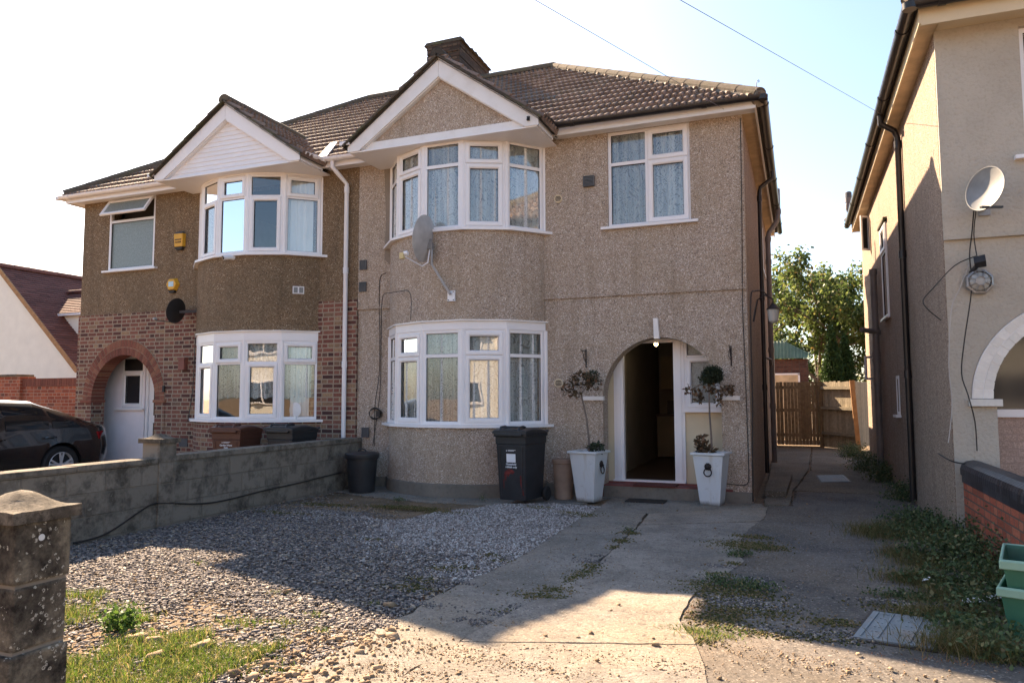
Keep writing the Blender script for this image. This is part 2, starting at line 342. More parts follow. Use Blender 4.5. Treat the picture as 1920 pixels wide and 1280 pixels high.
K['alleyc'] = concrete('alley_concrete', (.2, .17, .13, 1), (.12, .105, .08, 1), .9)
K['dirt'] = concrete('bare_soil', (.25, .18, .115, 1), (.15, .11, .07, 1), 1.6, moss=(.09, .08, .04, 1), bump=.012)
K['blockwall'] = None
def blockwall():
    t = MT('weathered_concrete_block', .95, spec=.15); sp = t.n('SeparateXYZ'); t.L(t.C(), sp.inputs[0]); cb = t.n('CombineXYZ')
    t.L(t.math('ADD', sp.outputs[0], sp.outputs[1]), cb.inputs[0]); t.L(sp.outputs[2], cb.inputs[1])
    b = t.n('TexBrick', Scale=1.); b.inputs['Color1'].default_value = (0, 0, 0, 1); b.inputs['Color2'].default_value = (1, 1, 1, 1); b.inputs['Mortar Size'].default_value = .012; b.inputs['Mortar Smooth'].default_value = .4
    b.inputs['Brick Width'].default_value = .45; b.inputs['Row Height'].default_value = .235; b.inputs['Bias'].default_value = 0; t.L(cb.outputs[0], b.inputs['Vector'])
    c = t.ramp(b.outputs['Color'], [(0, (.20, .175, .145)), (1, (.235, .207, .17))]); g = t.noise(3.5, 8, rough=.75)
    c = t.mix(t.ramp(g, [(.45, (0, 0, 0)), (.62, (.85,)*3)]), c, (.05, .045, .037, 1)); h = t.noise(7, 6, rough=.8); c = t.mix(t.ramp(h, [(.62, (0, 0, 0)), (.72, (.7,)*3)]), c, (.36, .34, .27, 1))
    c = t.mix(t.math('MULTIPLY', b.outputs['Fac'], .3), c, (.2, .175, .14, 1)); t.col(c); f = t.noise(30, 6, rough=.7)
    hh = t.math('SUBTRACT', f, t.math('MULTIPLY', b.outputs['Fac'], 1.2)); t.bump(hh, .008, .9); return t.m
K['blockwall'] = blockwall()
def pillar_m():
    t = MT('lichen_pillar_stone', .95, spec=.15); g = t.noise(7, 8, rough=.75)
    c = t.ramp(g, [(.36, (.02, .018, .016)), (.5, (.085, .075, .06)), (.64, (.21, .185, .14))])
    v = t.n('TexVoronoi', Scale=44.); t.L(t.C(), v.inputs['Vector']); nz = t.noise(90, 4); d = t.math('MULTIPLY_ADD', nz, .6); t.L(v.outputs['Distance'], d.node.inputs[2])
    m = t.noise(9, 3); sel = t.math('MULTIPLY', t.math('LESS_THAN', d, .62), t.math('GREATER_THAN', m, .5)); sel = t.math('MULTIPLY', sel, t.math('GREATER_THAN', t.noise(130, 4), .46)); c = t.mix(sel, c, (.36, .35, .30, 1)); t.col(c)
    t.bump(t.noise(60, 6, rough=.75), .009, .9); return t.m
K['pillar'] = pillar_m(); K['capstone'] = concrete('cap_stone', (.18, .155, .122, 1), (.07, .06, .048, 1), 6., speck=False, bump=.006)
K['slate'] = rnd_mat('slate_chips', [(0, (.07, .064, .064)), (.3, (.145, .131, .129)), (.65, (.24, .215, .20)), (.88, (.34, .30, .26)), (.96, (.38, .3, .2)), (1, (.5, .45, .4))], .8, 60, .002, edge=.2)
K['palegravel'] = rnd_mat('pale_gravel', [(0, (.13, .108, .095)), (.3, (.28, .24, .215)), (.7, (.43, .385, .35)), (1, (.64, .61, .57))], .85, 60, .001, edge=.15)
K['rubble'] = rnd_mat('sandstone_rubble', [(0, (.22, .15, .09)), (1, (.42, .31, .2))], .95, 25, .01)
K['grass'] = rnd_mat('grass_blades', [(0, (.05, .09, .012)), (.45, (.10, .17, .022)), (.75, (.2, .22, .05)), (1, (.36, .27, .12))], .7, 5, 0, trans=.45, edge=0)
K['drygrass'] = rnd_mat('dry_moss_grass', [(0, (.06, .075, .02)), (.5, (.12, .11, .035)), (1, (.28, .2, .1))], .9, 5, 0, trans=.25, edge=0)
K['rustgrass'] = rnd_mat('dead_rusty_grass', [(0, (.22, .08, .03)), (1, (.42, .2, .09))], .9, 5, 0, trans=.3, edge=0)
K['weed'] = rnd_mat('weed_leaves', [(0, (.035, .06, .025)), (.55, (.075, .12, .045)), (.85, (.13, .16, .065)), (1, (.28, .22, .11))], .6, 5, 0, trans=.3, edge=0)
K['brightweed'] = rnd_mat('bright_weed_leaves', [(0, (.06, .12, .02)), (1, (.13, .21, .04))], .6, 5, 0, trans=.4, edge=0)
K['treeleaf'] = rnd_mat('tree_leaves', [(0, (.045, .075, .02)), (.5, (.09, .13, .035)), (.95, (.17, .2, .06)), (1, (.34, .2, .06))], .45, 5, 0, trans=.55, edge=0)
K['cypressleaf'] = rnd_mat('cypress_foliage', [(0, (.015, .035, .01)), (1, (.05, .095, .02))], .8, 5, 0, trans=.2, edge=0)
K['deadleaf'] = rnd_mat('dead_brown_leaves', [(0, (.055, .042, .026)), (.6, (.12, .085, .05)), (1, (.25, .14, .08))], .8, 5, 0, trans=.2, edge=0)
K['boxleaf'] = rnd_mat('dark_box_leaves', [(0, (.012, .02, .01)), (1, (.045, .06, .03))], .6, 5, 0, edge=0)
K['bark'] = plain('grey_bark', (.12, .095, .075), .9, var=.3, sc=12, bump=.006); K['bark_sm'] = plain('young_bark', (.16, .13, .11), .9, var=.2, sc=20)
def planter_m():
    t = MT('stained_white_paint', .5, spec=.35); mp = t.n('Mapping'); mp.inputs['Scale'].default_value = (14, 14, 1.2); t.L(t.C(), mp.inputs[0]); st = t.noise(1., 5, co=mp.outputs[0], rough=.65); g = t.noise(9, 6, rough=.75)
    c = t.mix(t.ramp(st, [(.55, (0, 0, 0)), (.78, (.6,)*3)]), (.56, .59, .61, 1), (.36, .30, .2, 1)); c = t.mix(t.ramp(g, [(.58, (0, 0, 0)), (.7, (.55,)*3)]), c, (.3, .29, .26, 1)); sp = t.n('SeparateXYZ'); t.L(t.C(), sp.inputs[0])
    z = t.math('ADD', sp.outputs[2], t.math('MULTIPLY', g, .12)); c = t.mix(t.ramp(z, [(.07, (.85,)*3), (.13, (0, 0, 0))]), c, (.13, .115, .085, 1)); t.col(c); return t.m
K['planter'] = planter_m()
K['iron'] = plain('cast_iron', (.025, .018, .016), .5, .3, var=.4, sc=20); K['potclay'] = plain('faded_clay', (.27, .2, .155), .9, var=.2, sc=5)
K['binblack'] = plain('black_bin_plastic', (.022, .023, .026), .42, var=.25, sc=5); K['binbrown'] = plain('brown_bin_plastic', (.09, .035, .022), .45, var=.15)
K['lettering'] = plain('white_print', (.7, .72, .75), .6, var=.03); K['redsplash'] = plain('red_scuff', (.11, .014, .012), .6, var=.5, sc=30)
K['dishgrey'] = plain('galvanised_dish', (.42, .415, .41), .5, .1, var=.15, sc=6); K['dishdark'] = plain('weathered_dark_dish', (.2, .205, .205), .5, .1, var=.2, sc=6); K['dishblack'] = plain('black_dish', (.02, .02, .022), .45); K['galv'] = plain('galvanised_steel', (.28, .28, .28), .45, .6, var=.2)
K['yellow'] = plain('alarm_yellow', (.62, .33, .03), .4, var=.06); K['alarmblue'] = plain('pale_blue_print', (.35, .6, .72), .5); K['blackprint'] = plain('black_print', (.02, .02, .02), .6)
K['lnb'] = plain('lnb_cream', (.62, .5, .25), .5)
K['wood'] = rnd_mat('sawn_fence_board', [(0, (.13, .098, .058)), (1, (.21, .16, .10))], .85, 12, .003); K['oldwood'] = rnd_mat('weathered_fence_board', [(0, (.28, .24, .17)), (1, (.42, .36, .26))], .9, 14, .003)
K['rail'] = plain('orange_rail_timber', (.36, .2, .09), .85, var=.2, sc=8)
K['bluebrick'] = rnd_mat('blue_black_coping_brick', [(0, (.02, .02, .024)), (1, (.05, .052, .062))], .42, 40, .002)
K['greenbox'] = plain('green_recycling_plastic', (.045, .16, .10), .5, var=.2, sc=4); K['greenrim'] = plain('pale_green_rim', (.25, .42, .32), .5, var=.15)
K['carpaint'] = None
t = MT('black_car_paint', .22, spec=.6); t.col((.012, .010, .011, 1)); t.b.inputs['Coat Weight'].default_value = 1.; t.b.inputs['Coat Roughness'].default_value = .04; K['carpaint'] = t.m
K['alloy'] = plain('silver_alloy', (.55, .55, .57), .3, .3, var=.05); K['taillight'] = plain('red_tail_light', (.25, .005, .01), .15); K['carglass'] = plain('tinted_car_glass', (.012, .013, .015), .04, var=.05)
K['manhole'] = rnd_mat('worn_galvanised_cover', [(0, (.24, .27, .28)), (1, (.3, .33, .34))], .55, 8, .003, moss=(.25, .16, .09, 1)); K['greencorr'] = plain('green_corrugated', (.11, .16, .10), .6, var=.2)
K['bulb'] = None
t = MT('lit_bulb'); t.b.inputs['Emission Color'].default_value = (1, .62, .22, 1); t.b.inputs['Emission Strength'].default_value = 14; K['bulb'] = t.m
K['lampglass'] = plain('frosted_lamp_glass', (.33, .33, .31), .25, var=.1); K['redbox'] = plain('faded_red_box', (.2, .07, .05), .6)
K['cabinet'] = plain('cream_kitchen_door', (.2, .16, .1), .6)

exec_order = []
# ================================================================= builders
def window(fr, a0, a1, b0, b1, cells, parent, rec=.05, sill=(.1, .1), glassm='glass', label=None, fw=.05):
    mb = MB(); fr.ring(mb, a0, a1, b0, b1, fw, -rec-.06, -rec)
    for (ca0, ca1, cb0, cb1, kind) in cells:      # bars between cells
        pass
    xs = sorted({c[0] for c in cells} | {c[1] for c in cells})
    for x in xs[1:-1]: fr.box(mb, x-.03, x+.03, b0+fw, b1-fw, -rec-.055, -rec-.003)
    for c in cells:
        if c[3] < b1-.01: fr.box(mb, max(c[0]+.03, a0+fw), min(c[1]-.03, a1-fw), c[3]-.025, c[3]+.025, -rec-.052, -rec-.006)
    w = mb.build('window', K['upvc'], parent)
    if label: w['label'] = label
    for (ca0, ca1, cb0, cb1, kind) in cells:
        A0 = ca0+(fw if abs(ca0-a0) < .01 else .03); A1 = ca1-(fw if abs(ca1-a1) < .01 else .03)
        B0 = cb0+(fw if abs(cb0-b0) < .01 else .025); B1 = cb1-(fw if abs(cb1-b1) < .01 else .025)
        if kind == 's':
            s = MB(); fr.ring(s, A0-.022, A1+.022, B0-.022, B1+.022, .075, -rec-.04, -rec+.018, .02); sh = s.build('sash', K['upvc'], w)
            g = MB(); g.add([fr.p(A0+.03, B0+.03, -rec-.03), fr.p(A1-.03, B0+.03, -rec-.03), fr.p(A1-.03, B1-.03, -rec-.03), fr.p(A0+.03, B1-.03, -rec-.03)], [(0, 1, 2, 3)]); g.build('pane', K[glassm], w)
            k = MB(); fr.ring(k, A0+.048, A1-.048, B0+.048, B1-.048, .008, -rec-.025, -rec-.003, .002); k.build('seal', K['rubber'], w)
        elif kind == 'f':
            g = MB(); g.add([fr.p(A0-.005, B0-.005, -rec-.035), fr.p(A1+.005, B0-.005, -rec-.035), fr.p(A1+.005, B1+.005, -rec-.035), fr.p(A0-.005, B1+.005, -rec-.035)], [(0, 1, 2, 3)]); g.build('pane', K[glassm], w)
            k = MB(); fr.ring(k, A0-.004, A1+.004, B0-.004, B1+.004, .009, -rec-.03, -rec-.012, .002); k.build('seal', K['rubber'], w)
    if sill:
        s = MB(); fr.box(s, a0-sill[0], a1+sill[1], b0-.035, b0+.002, -rec-.02, .07); s.build('sill', K['upvc'], w)
    return w
def bayverts(xc, a, p, n=5, yb=0.):
    R = (a*a+p*p)/(2*p); th = math.asin(a/R) if p <= a else math.pi-math.asin(a/R); cy = yb-p+R
    return [Vector((xc+R*math.sin(t), cy-R*math.cos(t), 0)) for t in [(-th+2*th*i/n) for i in range(n+1)]]
def baywin(xc, a, p, z0, zt, z1, spec, parent, fascia=None, name='bay_window', sill_ext=.06, lab=None):
    V = bayverts(xc, a, p); mb = MB(); w = None
    frs = []
    for i in range(5):
        d = (V[i+1]-V[i]); L = d.length; A = d.normalized(); N = Vector((A.y, -A.x, 0)); fr = Fr(V[i], A, N); frs.append((fr, L))
        fr.ring(mb, .018, L-.018, z0, z1, .052, -.07, 0, .01)
        fr.box(mb, .06, L-.06, zt-.025, zt+.025, -.06, -.004)
    for v in V: mb.tube([v+Vector((0, .03, z0)), v+Vector((0, .03, z1))], .04, 10)
    w = mb.build(name, K['upvc'], parent)
    if lab: w['label'] = lab
    for i, (fr, L) in enumerate(frs):
        for (b0, b1, kind) in ((z0, zt, spec[i][1]), (zt, z1, spec[i][0])):
            B0 = b0+(.052 if b0 == z0 else .025); B1 = b1-(.052 if b1 == z1 else .025); A0, A1 = .07, L-.07
            if kind == 's':
                s = MB(); fr.ring(s, A0-.02, A1+.02, B0-.02, B1+.02, .07, -.04, .02, .02); s.build('sash', K['upvc'], w); ins = .03
            else: ins = -.005
            g = MB(); g.add([fr.p(A0+ins, B0+ins, -.03), fr.p(A1-ins, B0+ins, -.03), fr.p(A1-ins, B1-ins, -.03), fr.p(A0+ins, B1-ins, -.03)], [(0, 1, 2, 3)]); g.build('pane', K['glass'], w)
            e = .046 if kind == 's' else -.004
            k = MB(); fr.ring(k, A0+e, A1-e, B0+e, B1-e, .008, -.026, -.008 if kind == 's' else -.015, .002); k.build('seal', K['rubber'], w)
    # sill follows the bay
    def band(off0, off1, zz0, zz1, ex=0.):
        m = MB(); Vo = bayverts(xc, a+off1+ex, p+off1); Vi = bayverts(xc, a+off0, p+off0)
        for i in range(5):
            m.hexa([Vi[i]+Vector((0, 0, zz0)), Vi[i+1]+Vector((0, 0, zz0)), Vo[i+1]+Vector((0, 0, zz0)), Vo[i]+Vector((0, 0, zz0)), Vi[i]+Vector((0, 0, zz1)), Vi[i+1]+Vector((0, 0, zz1)), Vo[i+1]+Vector((0, 0, zz1)), Vo[i]+Vector((0, 0, zz1))])
        return m
    band(-.1, .075, z0-.04, z0-.001, .06).build('sill', K['upvc'], w)
    if fascia:
        band(-.1, .012, z1, fascia-.02).build('fascia', K['upvc'], w); band(-.1, .05, fascia-.02, fascia).build('fascia_trim', K['paintwhite'], w)
    return w
def baybody(xc, a, p, z0, z1, mat, parent, name='bay_wall', uv=False, bulge=0.):
    R = 28; V = bayverts(xc, a, p, R); V2 = bayverts(xc, a-.16, p-.16, R)
    zs = [z0, z1] if not bulge else [z0, z0+.05, z0+.14, z0+.3, z1]
    mb = MB(); mb.uv = [] ; n = R+1
    L = 0; arc = [0]
    for i in range(R): L += (V[i+1]-V[i]).length; arc.append(L)
    vs = []; uvs = []
    for k, z in enumerate(zs):
        off = bulge*(1-(z-z0)/.3)**2 if bulge and z < z0+.3 else 0
        c = Vector((xc, 0, 0))
        for i, v in enumerate(V):
            d = (v-c).normalized(); vs.append(v+d*off+Vector((0, 0, z))); uvs.append((arc[i], z))
    fs = [(k*n+i, k*n+i+1, (k+1)*n+i+1, (k+1)*n+i) for k in range(len(zs)-1) for i in range(R)]
    b = len(vs)
    for z in (z0, z1):
        for i, v in enumerate(V2): vs.append(v+Vector((0, 0, z))); uvs.append((arc[i], z))
    fs += [(b+i, b+n+i, b+n+i+1, b+i+1) for i in range(R)]
    fs += [(i, b+i, b+i+1, i+1) for i in range(R)]; t0 = (len(zs)-1)*n
    fs += [(t0+i, t0+i+1, b+n+i+1, b+n+i) for i in range(R)]
    mb.add(vs, fs); mb.uv = uvs if uv else None
    # floor and ceiling slab inside
    o = mb.build(name, mat, parent, smooth=True)
    s = MB(); s.prism([v+Vector((0, 0, z1-.06)) for v in V2], (0, 0, .05)); s.build('bay_slab', K['room'], parent)
    if z0 > 1: s = MB(); s.prism([v+Vector((0, 0, z0+.01)) for v in V2], (0, 0, .05)); s.build('bay_slab', K['room'], parent)
    return o
def tiles(mb, P0, A, U, N, T, sL, sR, period=.102, gauge=.32, h=.03, rh=.05, seg=8, t0=0.):
    P0 = Vector(P0); A = Vector(A).normalized(); U = Vector(U).normalized(); N = Vector(N).normalized()
    nc = int(math.ceil((T-t0)/gauge)); ds = period/seg
    for k in range(nc):
        ta = t0+k*gauge; tb = min(ta+gauge+.02, T)
        if tb-ta < .02: continue
        ends = [sL(ta), sL(tb), sR(ta), sR(tb)]; lo, hi = min(ends), max(ends); n0 = math.floor(lo/ds); n1 = math.ceil(hi/ds)
        la, ra, lb, rb = sL(ta), sR(ta), sL(tb), sR(tb)
        rows = [[], [], []]; rn = []
        off = 0
        for i in range(n0, n1+1):
            s = i*ds; ph = (i % seg)/seg; roll = rh*(0, .85, 1, 1, 1, .85, 0, 0)[int(ph*8+.5) % 8] if seg == 8 else (rh if ph > .3 else 0)
            r = (math.sin(k*91.7+math.floor(i/seg/2)*37.3)*43758.5) % 1; rn.append(.05+.9*r); j = .006*((r*7) % 1)
            sa = min(max(s, la), ra); sb = min(max(s, lb), rb)
            rows[0].append(P0+A*sa+U*(ta-j)+N*(-.01)); rows[1].append(P0+A*sa+U*(ta-j)+N*(h+roll)); rows[2].append(P0+A*sb+U*tb+N*(roll*.85-.012))
        n = len(rows[0]); b = len(mb.v); mb.v += [tuple(p) for rr in rows for p in rr]; mb.r += rn*3
        mb.f += [(b+r*n+i, b+r*n+i+1, b+(r+1)*n+i+1, b+(r+1)*n+i) for r in range(2) for i in range(n-1)]
def ridge(mb, a, b, r=.12, L=.45):
    a = Vector(a); b = Vector(b); d = (b-a); n = max(1, round(d.length/L)); d /= n
    sd = d.normalized().cross(Vector((0, 0, 1))).normalized(); up = sd.cross(d.normalized())
    for i in range(n):
        p = a+d*i; q = a+d*(i+1.06); vs = []; rr = random.random()*.9+.05
        for pt, k in ((p, 1.025), (q, .985)):
            for j in range(9):
                t = math.pi*(-.08+1.16*j/8); vs.append(pt+sd*math.cos(t)*r*k+up*(math.sin(t)*r*k*.9))
        mb.add(vs, [(j, j+1, 9+j+1, 9+j) for j in range(8)]+[tuple(range(9)), tuple(range(17, 8, -1))], rr)
def gutter(path, r, mat, parent, brk=None):
    mb = MB(); path = [Vector(p) for p in path]
    for a, b in zip(path, path[1:]):
        d = (b-a).normalized(); sd = d.cross(Vector((0, 0, 1))).normalized()
        prof = [sd*r*math.cos(t)+Vector((0, 0, r*math.sin(t))) for t in [math.pi+math.pi*i/10 for i in range(11)]]
        prof += [q*.86+Vector((0, 0, .0)) for q in reversed(prof)]
        mb.prism([a-d*.0+q for q in prof], (b-a))
        L = (b-a).length; n = int(L/1.9)
        for i in range(n+1):
            c = a+d*(.25+i*1.9)
            if (c-a).length < L: mb.prism([c+q*1.14 for q in prof[:11]], d*.07)
    for c in path[1:-1]: mb.lathe([(r*1.05, -r), (r*1.12, .0)], c, 12)
    return mb.build('gutter', mat, parent, smooth=True)

# ================================================================= ground
S = 500
g = MB(); g.add([(-S, -S, -.035), (S, -S, -.035), (S, S, -.035), (-S, S, -.035)], [(0, 1, 2, 3)]); tag(g.build('ground', K['dirt']), kind='structure')
g = MB(); g.box(-60, 60, -23, -13.2, -.031, -.027); tag(g.build('road', K['asphalt']), kind='structure')
def poly_px(pts, z=0.): return [Vector(atz(u, v, z)) for u, v in pts]
def rough_edge(P, amp=.015, step=.08):
    out = []
    for i, p in enumerate(P):
        q = P[(i+1) % len(P)]; L = (q-p).length; n = max(1, int(L/step)); nn = Vector((-(q-p).y, (q-p).x, 0)).normalized()
        for k in range(n): out.append(p.lerp(q, k/n)+nn*random.uniform(-amp, amp))
    return out
def slab(P, z0, z1, mat, name, amp=.015, mb=None):
    P = rough_edge(P, amp); mb2 = mb or MB(); mb2.prism([Vector((p.x, p.y, z0)) for p in P], (0, 0, z1-z0))
    if mb is None: return tag(mb2.build(name, mat), kind='structure')
leftedge = [(1150, 930), (1128, 948), (1080, 975), (1040, 1002), (985, 1037), (945, 1058), (900, 1077), (845, 1101), (800, 1123), (770, 1146), (722, 1166), (690, 1187), (640, 1217), (560, 1252), (470, 1292), (330, 1360)]
crack = [(1215, 962), (1192, 990), (1165, 1012), (1130, 1046), (1095, 1071), (1058, 1096), (1008, 1124), (960, 1146), (905, 1176), (840, 1216), (760, 1262), (640, 1345)]
rightedge = [(1440, 950), (1432, 972), (1404, 988), (1384, 1020), (1394, 1052), (1350, 1082), (1318, 1098), (1296, 1116), (1284, 1140), (1272, 1166), (1300, 1196), (1318, 1240), (1332, 1300), (1350, 1370)]
lw = [Vector(atz(*p)) for p in leftedge]; cw = [Vector(atz(*p)) for p in crack]; rw = [Vector(atz(*p)) for p in rightedge]
slab(lw+[c+Vector((-.018*max(.1, 1-i/9), 0, 0)) for i, c in reversed(list(enumerate(cw)))], -.03, -.004, K['drive_left'], 'driveway', .02)
# centre slabs split by joints
mbd = MB(); joints = [(0., 0.), (.13, .17), (.33, .36), (.5, .52), (.66, .67), (.82, .84), (1, 1)]
def along(P, t):
    D = [0]
    for a, b in zip(P, P[1:]): D.append(D[-1]+(b-a).length)
    s = t*D[-1]
    for i in range(len(P)-1):
        if D[i+1] >= s: return P[i].lerp(P[i+1], (s-D[i])/(D[i+1]-D[i]))
    return P[-1].copy()
for (a0, b0), (a1, b1) in zip(joints, joints[1:]):
    n = 5; A = [along(cw, a0+(a1-a0)*(i/n*.993+.0035))+Vector((.012 if a0 < .5 else .002, 0, 0)) for i in range(n+1)]; B = [along(rw, b0+(b1-b0)*(i/n*.993+.0035)) for i in range(n+1)]
    z = random.uniform(-.006, .004); slab(A+B[::-1], -.03, z, None, '', .008, mbd)
tag(mbd.build('driveway_slab', K['drive']), kind='structure')
# threshold slab in front of the house, tarmac, alley
fr0 = [(-6.1, -.45), (-5.8, -1.0), (-4.9, -1.22), (-3.4, -1.25), (-2.3, -1.0), (-2.0, -.9)]
slab([Vector((x, y, 0)) for x, y in [(-6.15, .05), (-6.15, -.75), (-5.3, -1.1), (-4.3, -1.3), (-3.3, -1.25), (-2.5, -.95), (-2.15, -.6), (-2.15, .05)]], -.03, -.015, K['drive_left'], 'path_by_bay', .03)
slab([Vector((-2.2, -.62, 0)), lw[0], cw[0], rw[0], Vector((.12, -.1, 0)), Vector((.12, .05, 0)), Vector((-2.2, .05, 0))], -.03, -.008, K['drive_left'], 'front_path', .01)
slab([r+Vector((-.03, 0, 0)) for r in rw]+[Vector((3.2, -10.6, 0)), Vector((3.0, -6, 0)), Vector((2.2, -2.1, 0)), Vector((2.06, -.2, 0)), Vector((2.06, 1.6, 0)), Vector((.55, 1.6, 0)), Vector((.5, 0, 0))], -.03, -.007, K['asphalt'], 'tarmac_path', .03)
slab([Vector((.52, 1.7, 0)), Vector((2.06, 1.65, 0)), Vector((2.06, 12.2, 0)), Vector((.95, 12.2, 0)), Vector((.8, 5, 0))], -.03, -.006, K['alleyc'], 'alley_path', .02)
slab([Vector((.15, -.05, 0)), Vector((.47, -.05, 0)), Vector((.5, 1.6, 0)), Vector((.75, 5, 0)), Vector((.92, 12.2, 0)), Vector((.0, 12.2, 0)), Vector((.0, 8.3, 0))], -.03, .002, K['alleyc'], 'alley_strip', .015)
m = MB(); m.prism([(.13, .75, 0), (.42, .7, 0), (.48, 3.3, 0), (.12, 3.3, 0)], (0, 0, .09)); tag(m.build('concrete_step_slab', K['alleyc'], bevel=.01), kind='structure')
# ---- loose chips
def inpoly(X, Y, P):
    ins = np.zeros(len(X), bool); n = len(P)
    for i in range(n):
        x0, y0 = P[i][0], P[i][1]; x1, y1 = P[(i+1) % n][0], P[(i+1) % n][1]
        c = ((y0 > Y) != (y1 > Y)) & (X < (x1-x0)*(Y-y0)/(y1-y0+1e-12)+x0); ins ^= c
    return ins
def chips(name, X, Y, Z, size, mat, flat=.35, tilt=.5, rnd=None, asp=.8):
    n = len(X); base = np.array([[-.5, -.35, -.5], [.55, -.25, -.5], [.4, .4, -.5], [-.45, .3, -.5], [-.4, -.3, .5], [.45, -.2, .4], [.3, .35, .5], [-.35, .25, .35]])
    V = base[None]*rng.uniform(.6, 1.3, (n, 8, 3)); V *= size[:, None, None]*np.array([1, asp, flat])[None, None]
    th = rng.uniform(0, 2*np.pi, n); tx = rng.normal(0, tilt, n); c, s = np.cos(tx), np.sin(tx)
    y = V[:, :, 1]*c[:, None]-V[:, :, 2]*s[:, None]; z = V[:, :, 1]*s[:, None]+V[:, :, 2]*c[:, None]; x = V[:, :, 0]
    c, s = np.cos(th), np.sin(th); xx = x*c[:, None]-y*s[:, None]; yy = x*s[:, None]+y*c[:, None]
    P = np.stack([xx+X[:, None], yy+Y[:, None], z+Z[:, None]], -1).reshape(-1, 3)
    f = np.array([(0, 3, 2, 1), (4, 5, 6, 7), (0, 1, 5, 4), (1, 2, 6, 5), (2, 3, 7, 6), (3, 0, 4, 7)]); F = (f[None]+np.arange(n)[:, None, None]*8).reshape(-1, 4)
    r = np.repeat(rng.uniform(.02, 1, n) if rnd is None else rnd, 8); return big(name, P, F, r, mat)
bx = [Vector((x, y, 0)) for x, y in [(-6.14, -.7), (-5.3, -1.05), (-4.3, -1.25), (-3.3, -1.2), (-2.5, -.9)]]
GP = [(-6.08, -.75)]+[(b.x, b.y) for b in bx[1:]]+[(p.x, p.y) for p in lw[1:]]+[(-3.4, -8.0), (-6.08, -7.6)]
def fbm(X, Y, s, seed=0):
    r = np.zeros_like(X)
    for k in range(4):
        a = seed*7.1+k*13.7; r += np.sin(X*s*2**k*1.3+a+1.7*np.sin(Y*s*2**k*.9+a*2))*np.cos(Y*s*2**k*1.1+a*1.3+1.3*np.sin(X*s*2**k*.7+a))/2**k
    return r
n = 125000; X = rng.uniform(-6.1, -1.4, n); Y = rng.uniform(-8.2, -.7, n); k = inpoly(X, Y, GP); X, Y = X[k], Y[k]
pale = (Y+3.6)*.55-(X+3.7)*-.55+fbm(X, Y, 1.2)*.22      # >0 : pale zone near the house
bare = ((X+4.9)/1.75)**2+((Y+1.75)/1.0)**2 < 1+fbm(X, Y, 2, 3)*.35
grassz = (Y < -6.35+.5*fbm(X, Y, 1.5, 5)) & (X < -2.6)
sl = (pale < .1+rng.normal(0, .18, len(X))) & ~(bare & (rng.random(len(X)) < .8)) & ~(grassz & (rng.random(len(X)) < .72))
xs, ys = X[sl], Y[sl]; near = np.clip((-ys-2)/6, 0, 1)
chips('slate_gravel', xs, ys, rng.uniform(-.022, .004, len(xs)), rng.uniform(.015, .043, len(xs))*np.where(rng.random(len(xs)) < .04, 1.7, 1), K['slate'], .2, .4, asp=.55)['kind'] = 'stuff'
n = 100000; X = rng.uniform(-5.6, -1.4, n); Y = rng.uniform(-5.2, -.85, n); k = inpoly(X, Y, GP); X, Y = X[k], Y[k]
pale = (Y+3.6)*.55-(X+3.7)*-.55+fbm(X, Y, 1.2)*.22; k = (pale > rng.normal(0, .18, len(X))) & ~(((X+4.9)/1.75)**2+((Y+1.75)/1.0)**2 < 1+fbm(X, Y, 2, 3)*.35)
xs, ys = X[k], Y[k]; chips('pale_gravel', xs, ys, rng.uniform(-.018, .0, len(xs)), rng.uniform(.010, .026, len(xs)), K['palegravel'], .6, .5)['kind'] = 'stuff'
n = 9000; X = rng.uniform(-6.1, 2, n); Y = rng.uniform(-9, 1, n); chips('scattered_grit', X, Y, np.full(n, .002), rng.uniform(.003, .011, n)*np.where(rng.random(n) < .04, 2.6, 1), K['rubble'], .6, .4)['kind'] = 'stuff'
# rubble lumps between slate and concrete
XX = []; YY = []
for (u, v, s, c) in [(600, 1215, .35, 110), (520, 1245, .35, 110), (660, 1195, .25, 60), (560, 1272, .3, 90), (740, 1180, .12, 8), (420, 1260, .3, 40)]:
    p = atz(u, v); XX += list(rng.normal(p.x, s*.6, c)); YY += list(rng.normal(p.y, s*.4, c))
XX = np.array(XX); YY = np.array(YY); chips('broken_rubble', XX, YY, np.full(len(XX), .0), np.exp(rng.normal(-3.7, .5, len(XX))).clip(.01, .085), K['rubble'], .5, .4)['kind'] = 'stuff'
pp = [(1108, 1188, .05), (1230, 1210, .05), (1023, 1193, .03), (1120, 1240, .03), (1225, 1198, .02), (1610, 1228, .03), (1672, 1256, .035), (1160, 1135, .03), (290, 1200, .1), (380, 1212, .13), (265, 1195, .1), (290, 1232, .12), (540, 1110, .07), (730, 1135, .08), (250, 1196, .08)]
XX = np.array([atz(u, v).x for u, v, s in pp]); YY = np.array([atz(u, v).y for u, v, s in pp]); chips('loose_stones', XX, YY, np.full(len(XX), .01), np.array([s for *_, s in pp])*1.1, K['rubble'], .3, .15)['kind'] = 'stuff'
X, Y = [], []
for (u, v, rx, ry, c) in ((850, 1225, .4, .12, 500), (1000, 1255, .3, .08, 260), (760, 1262, .4, .12, 500), (960, 1170, .2, .06, 200), (1120, 1230, .5, .1, 160), (1250, 1250, .3, .1, 120), (1450, 1230, .5, .15, 260), (1560, 1250, .4, .1, 200), (680, 1200, .3, .1, 250)):
    p = atz(u, v); X += list(rng.normal(p.x, rx*.6, c)); Y += list(rng.normal(p.y, ry*.7, c))
X, Y = np.array(X), np.array(Y); chips('sandy_crumbs', X, Y, np.full(len(X), .002), np.exp(rng.normal(-5.0, .5, len(X))).clip(.003, .03), K['rubble'], .6, .5)['kind'] = 'stuff'
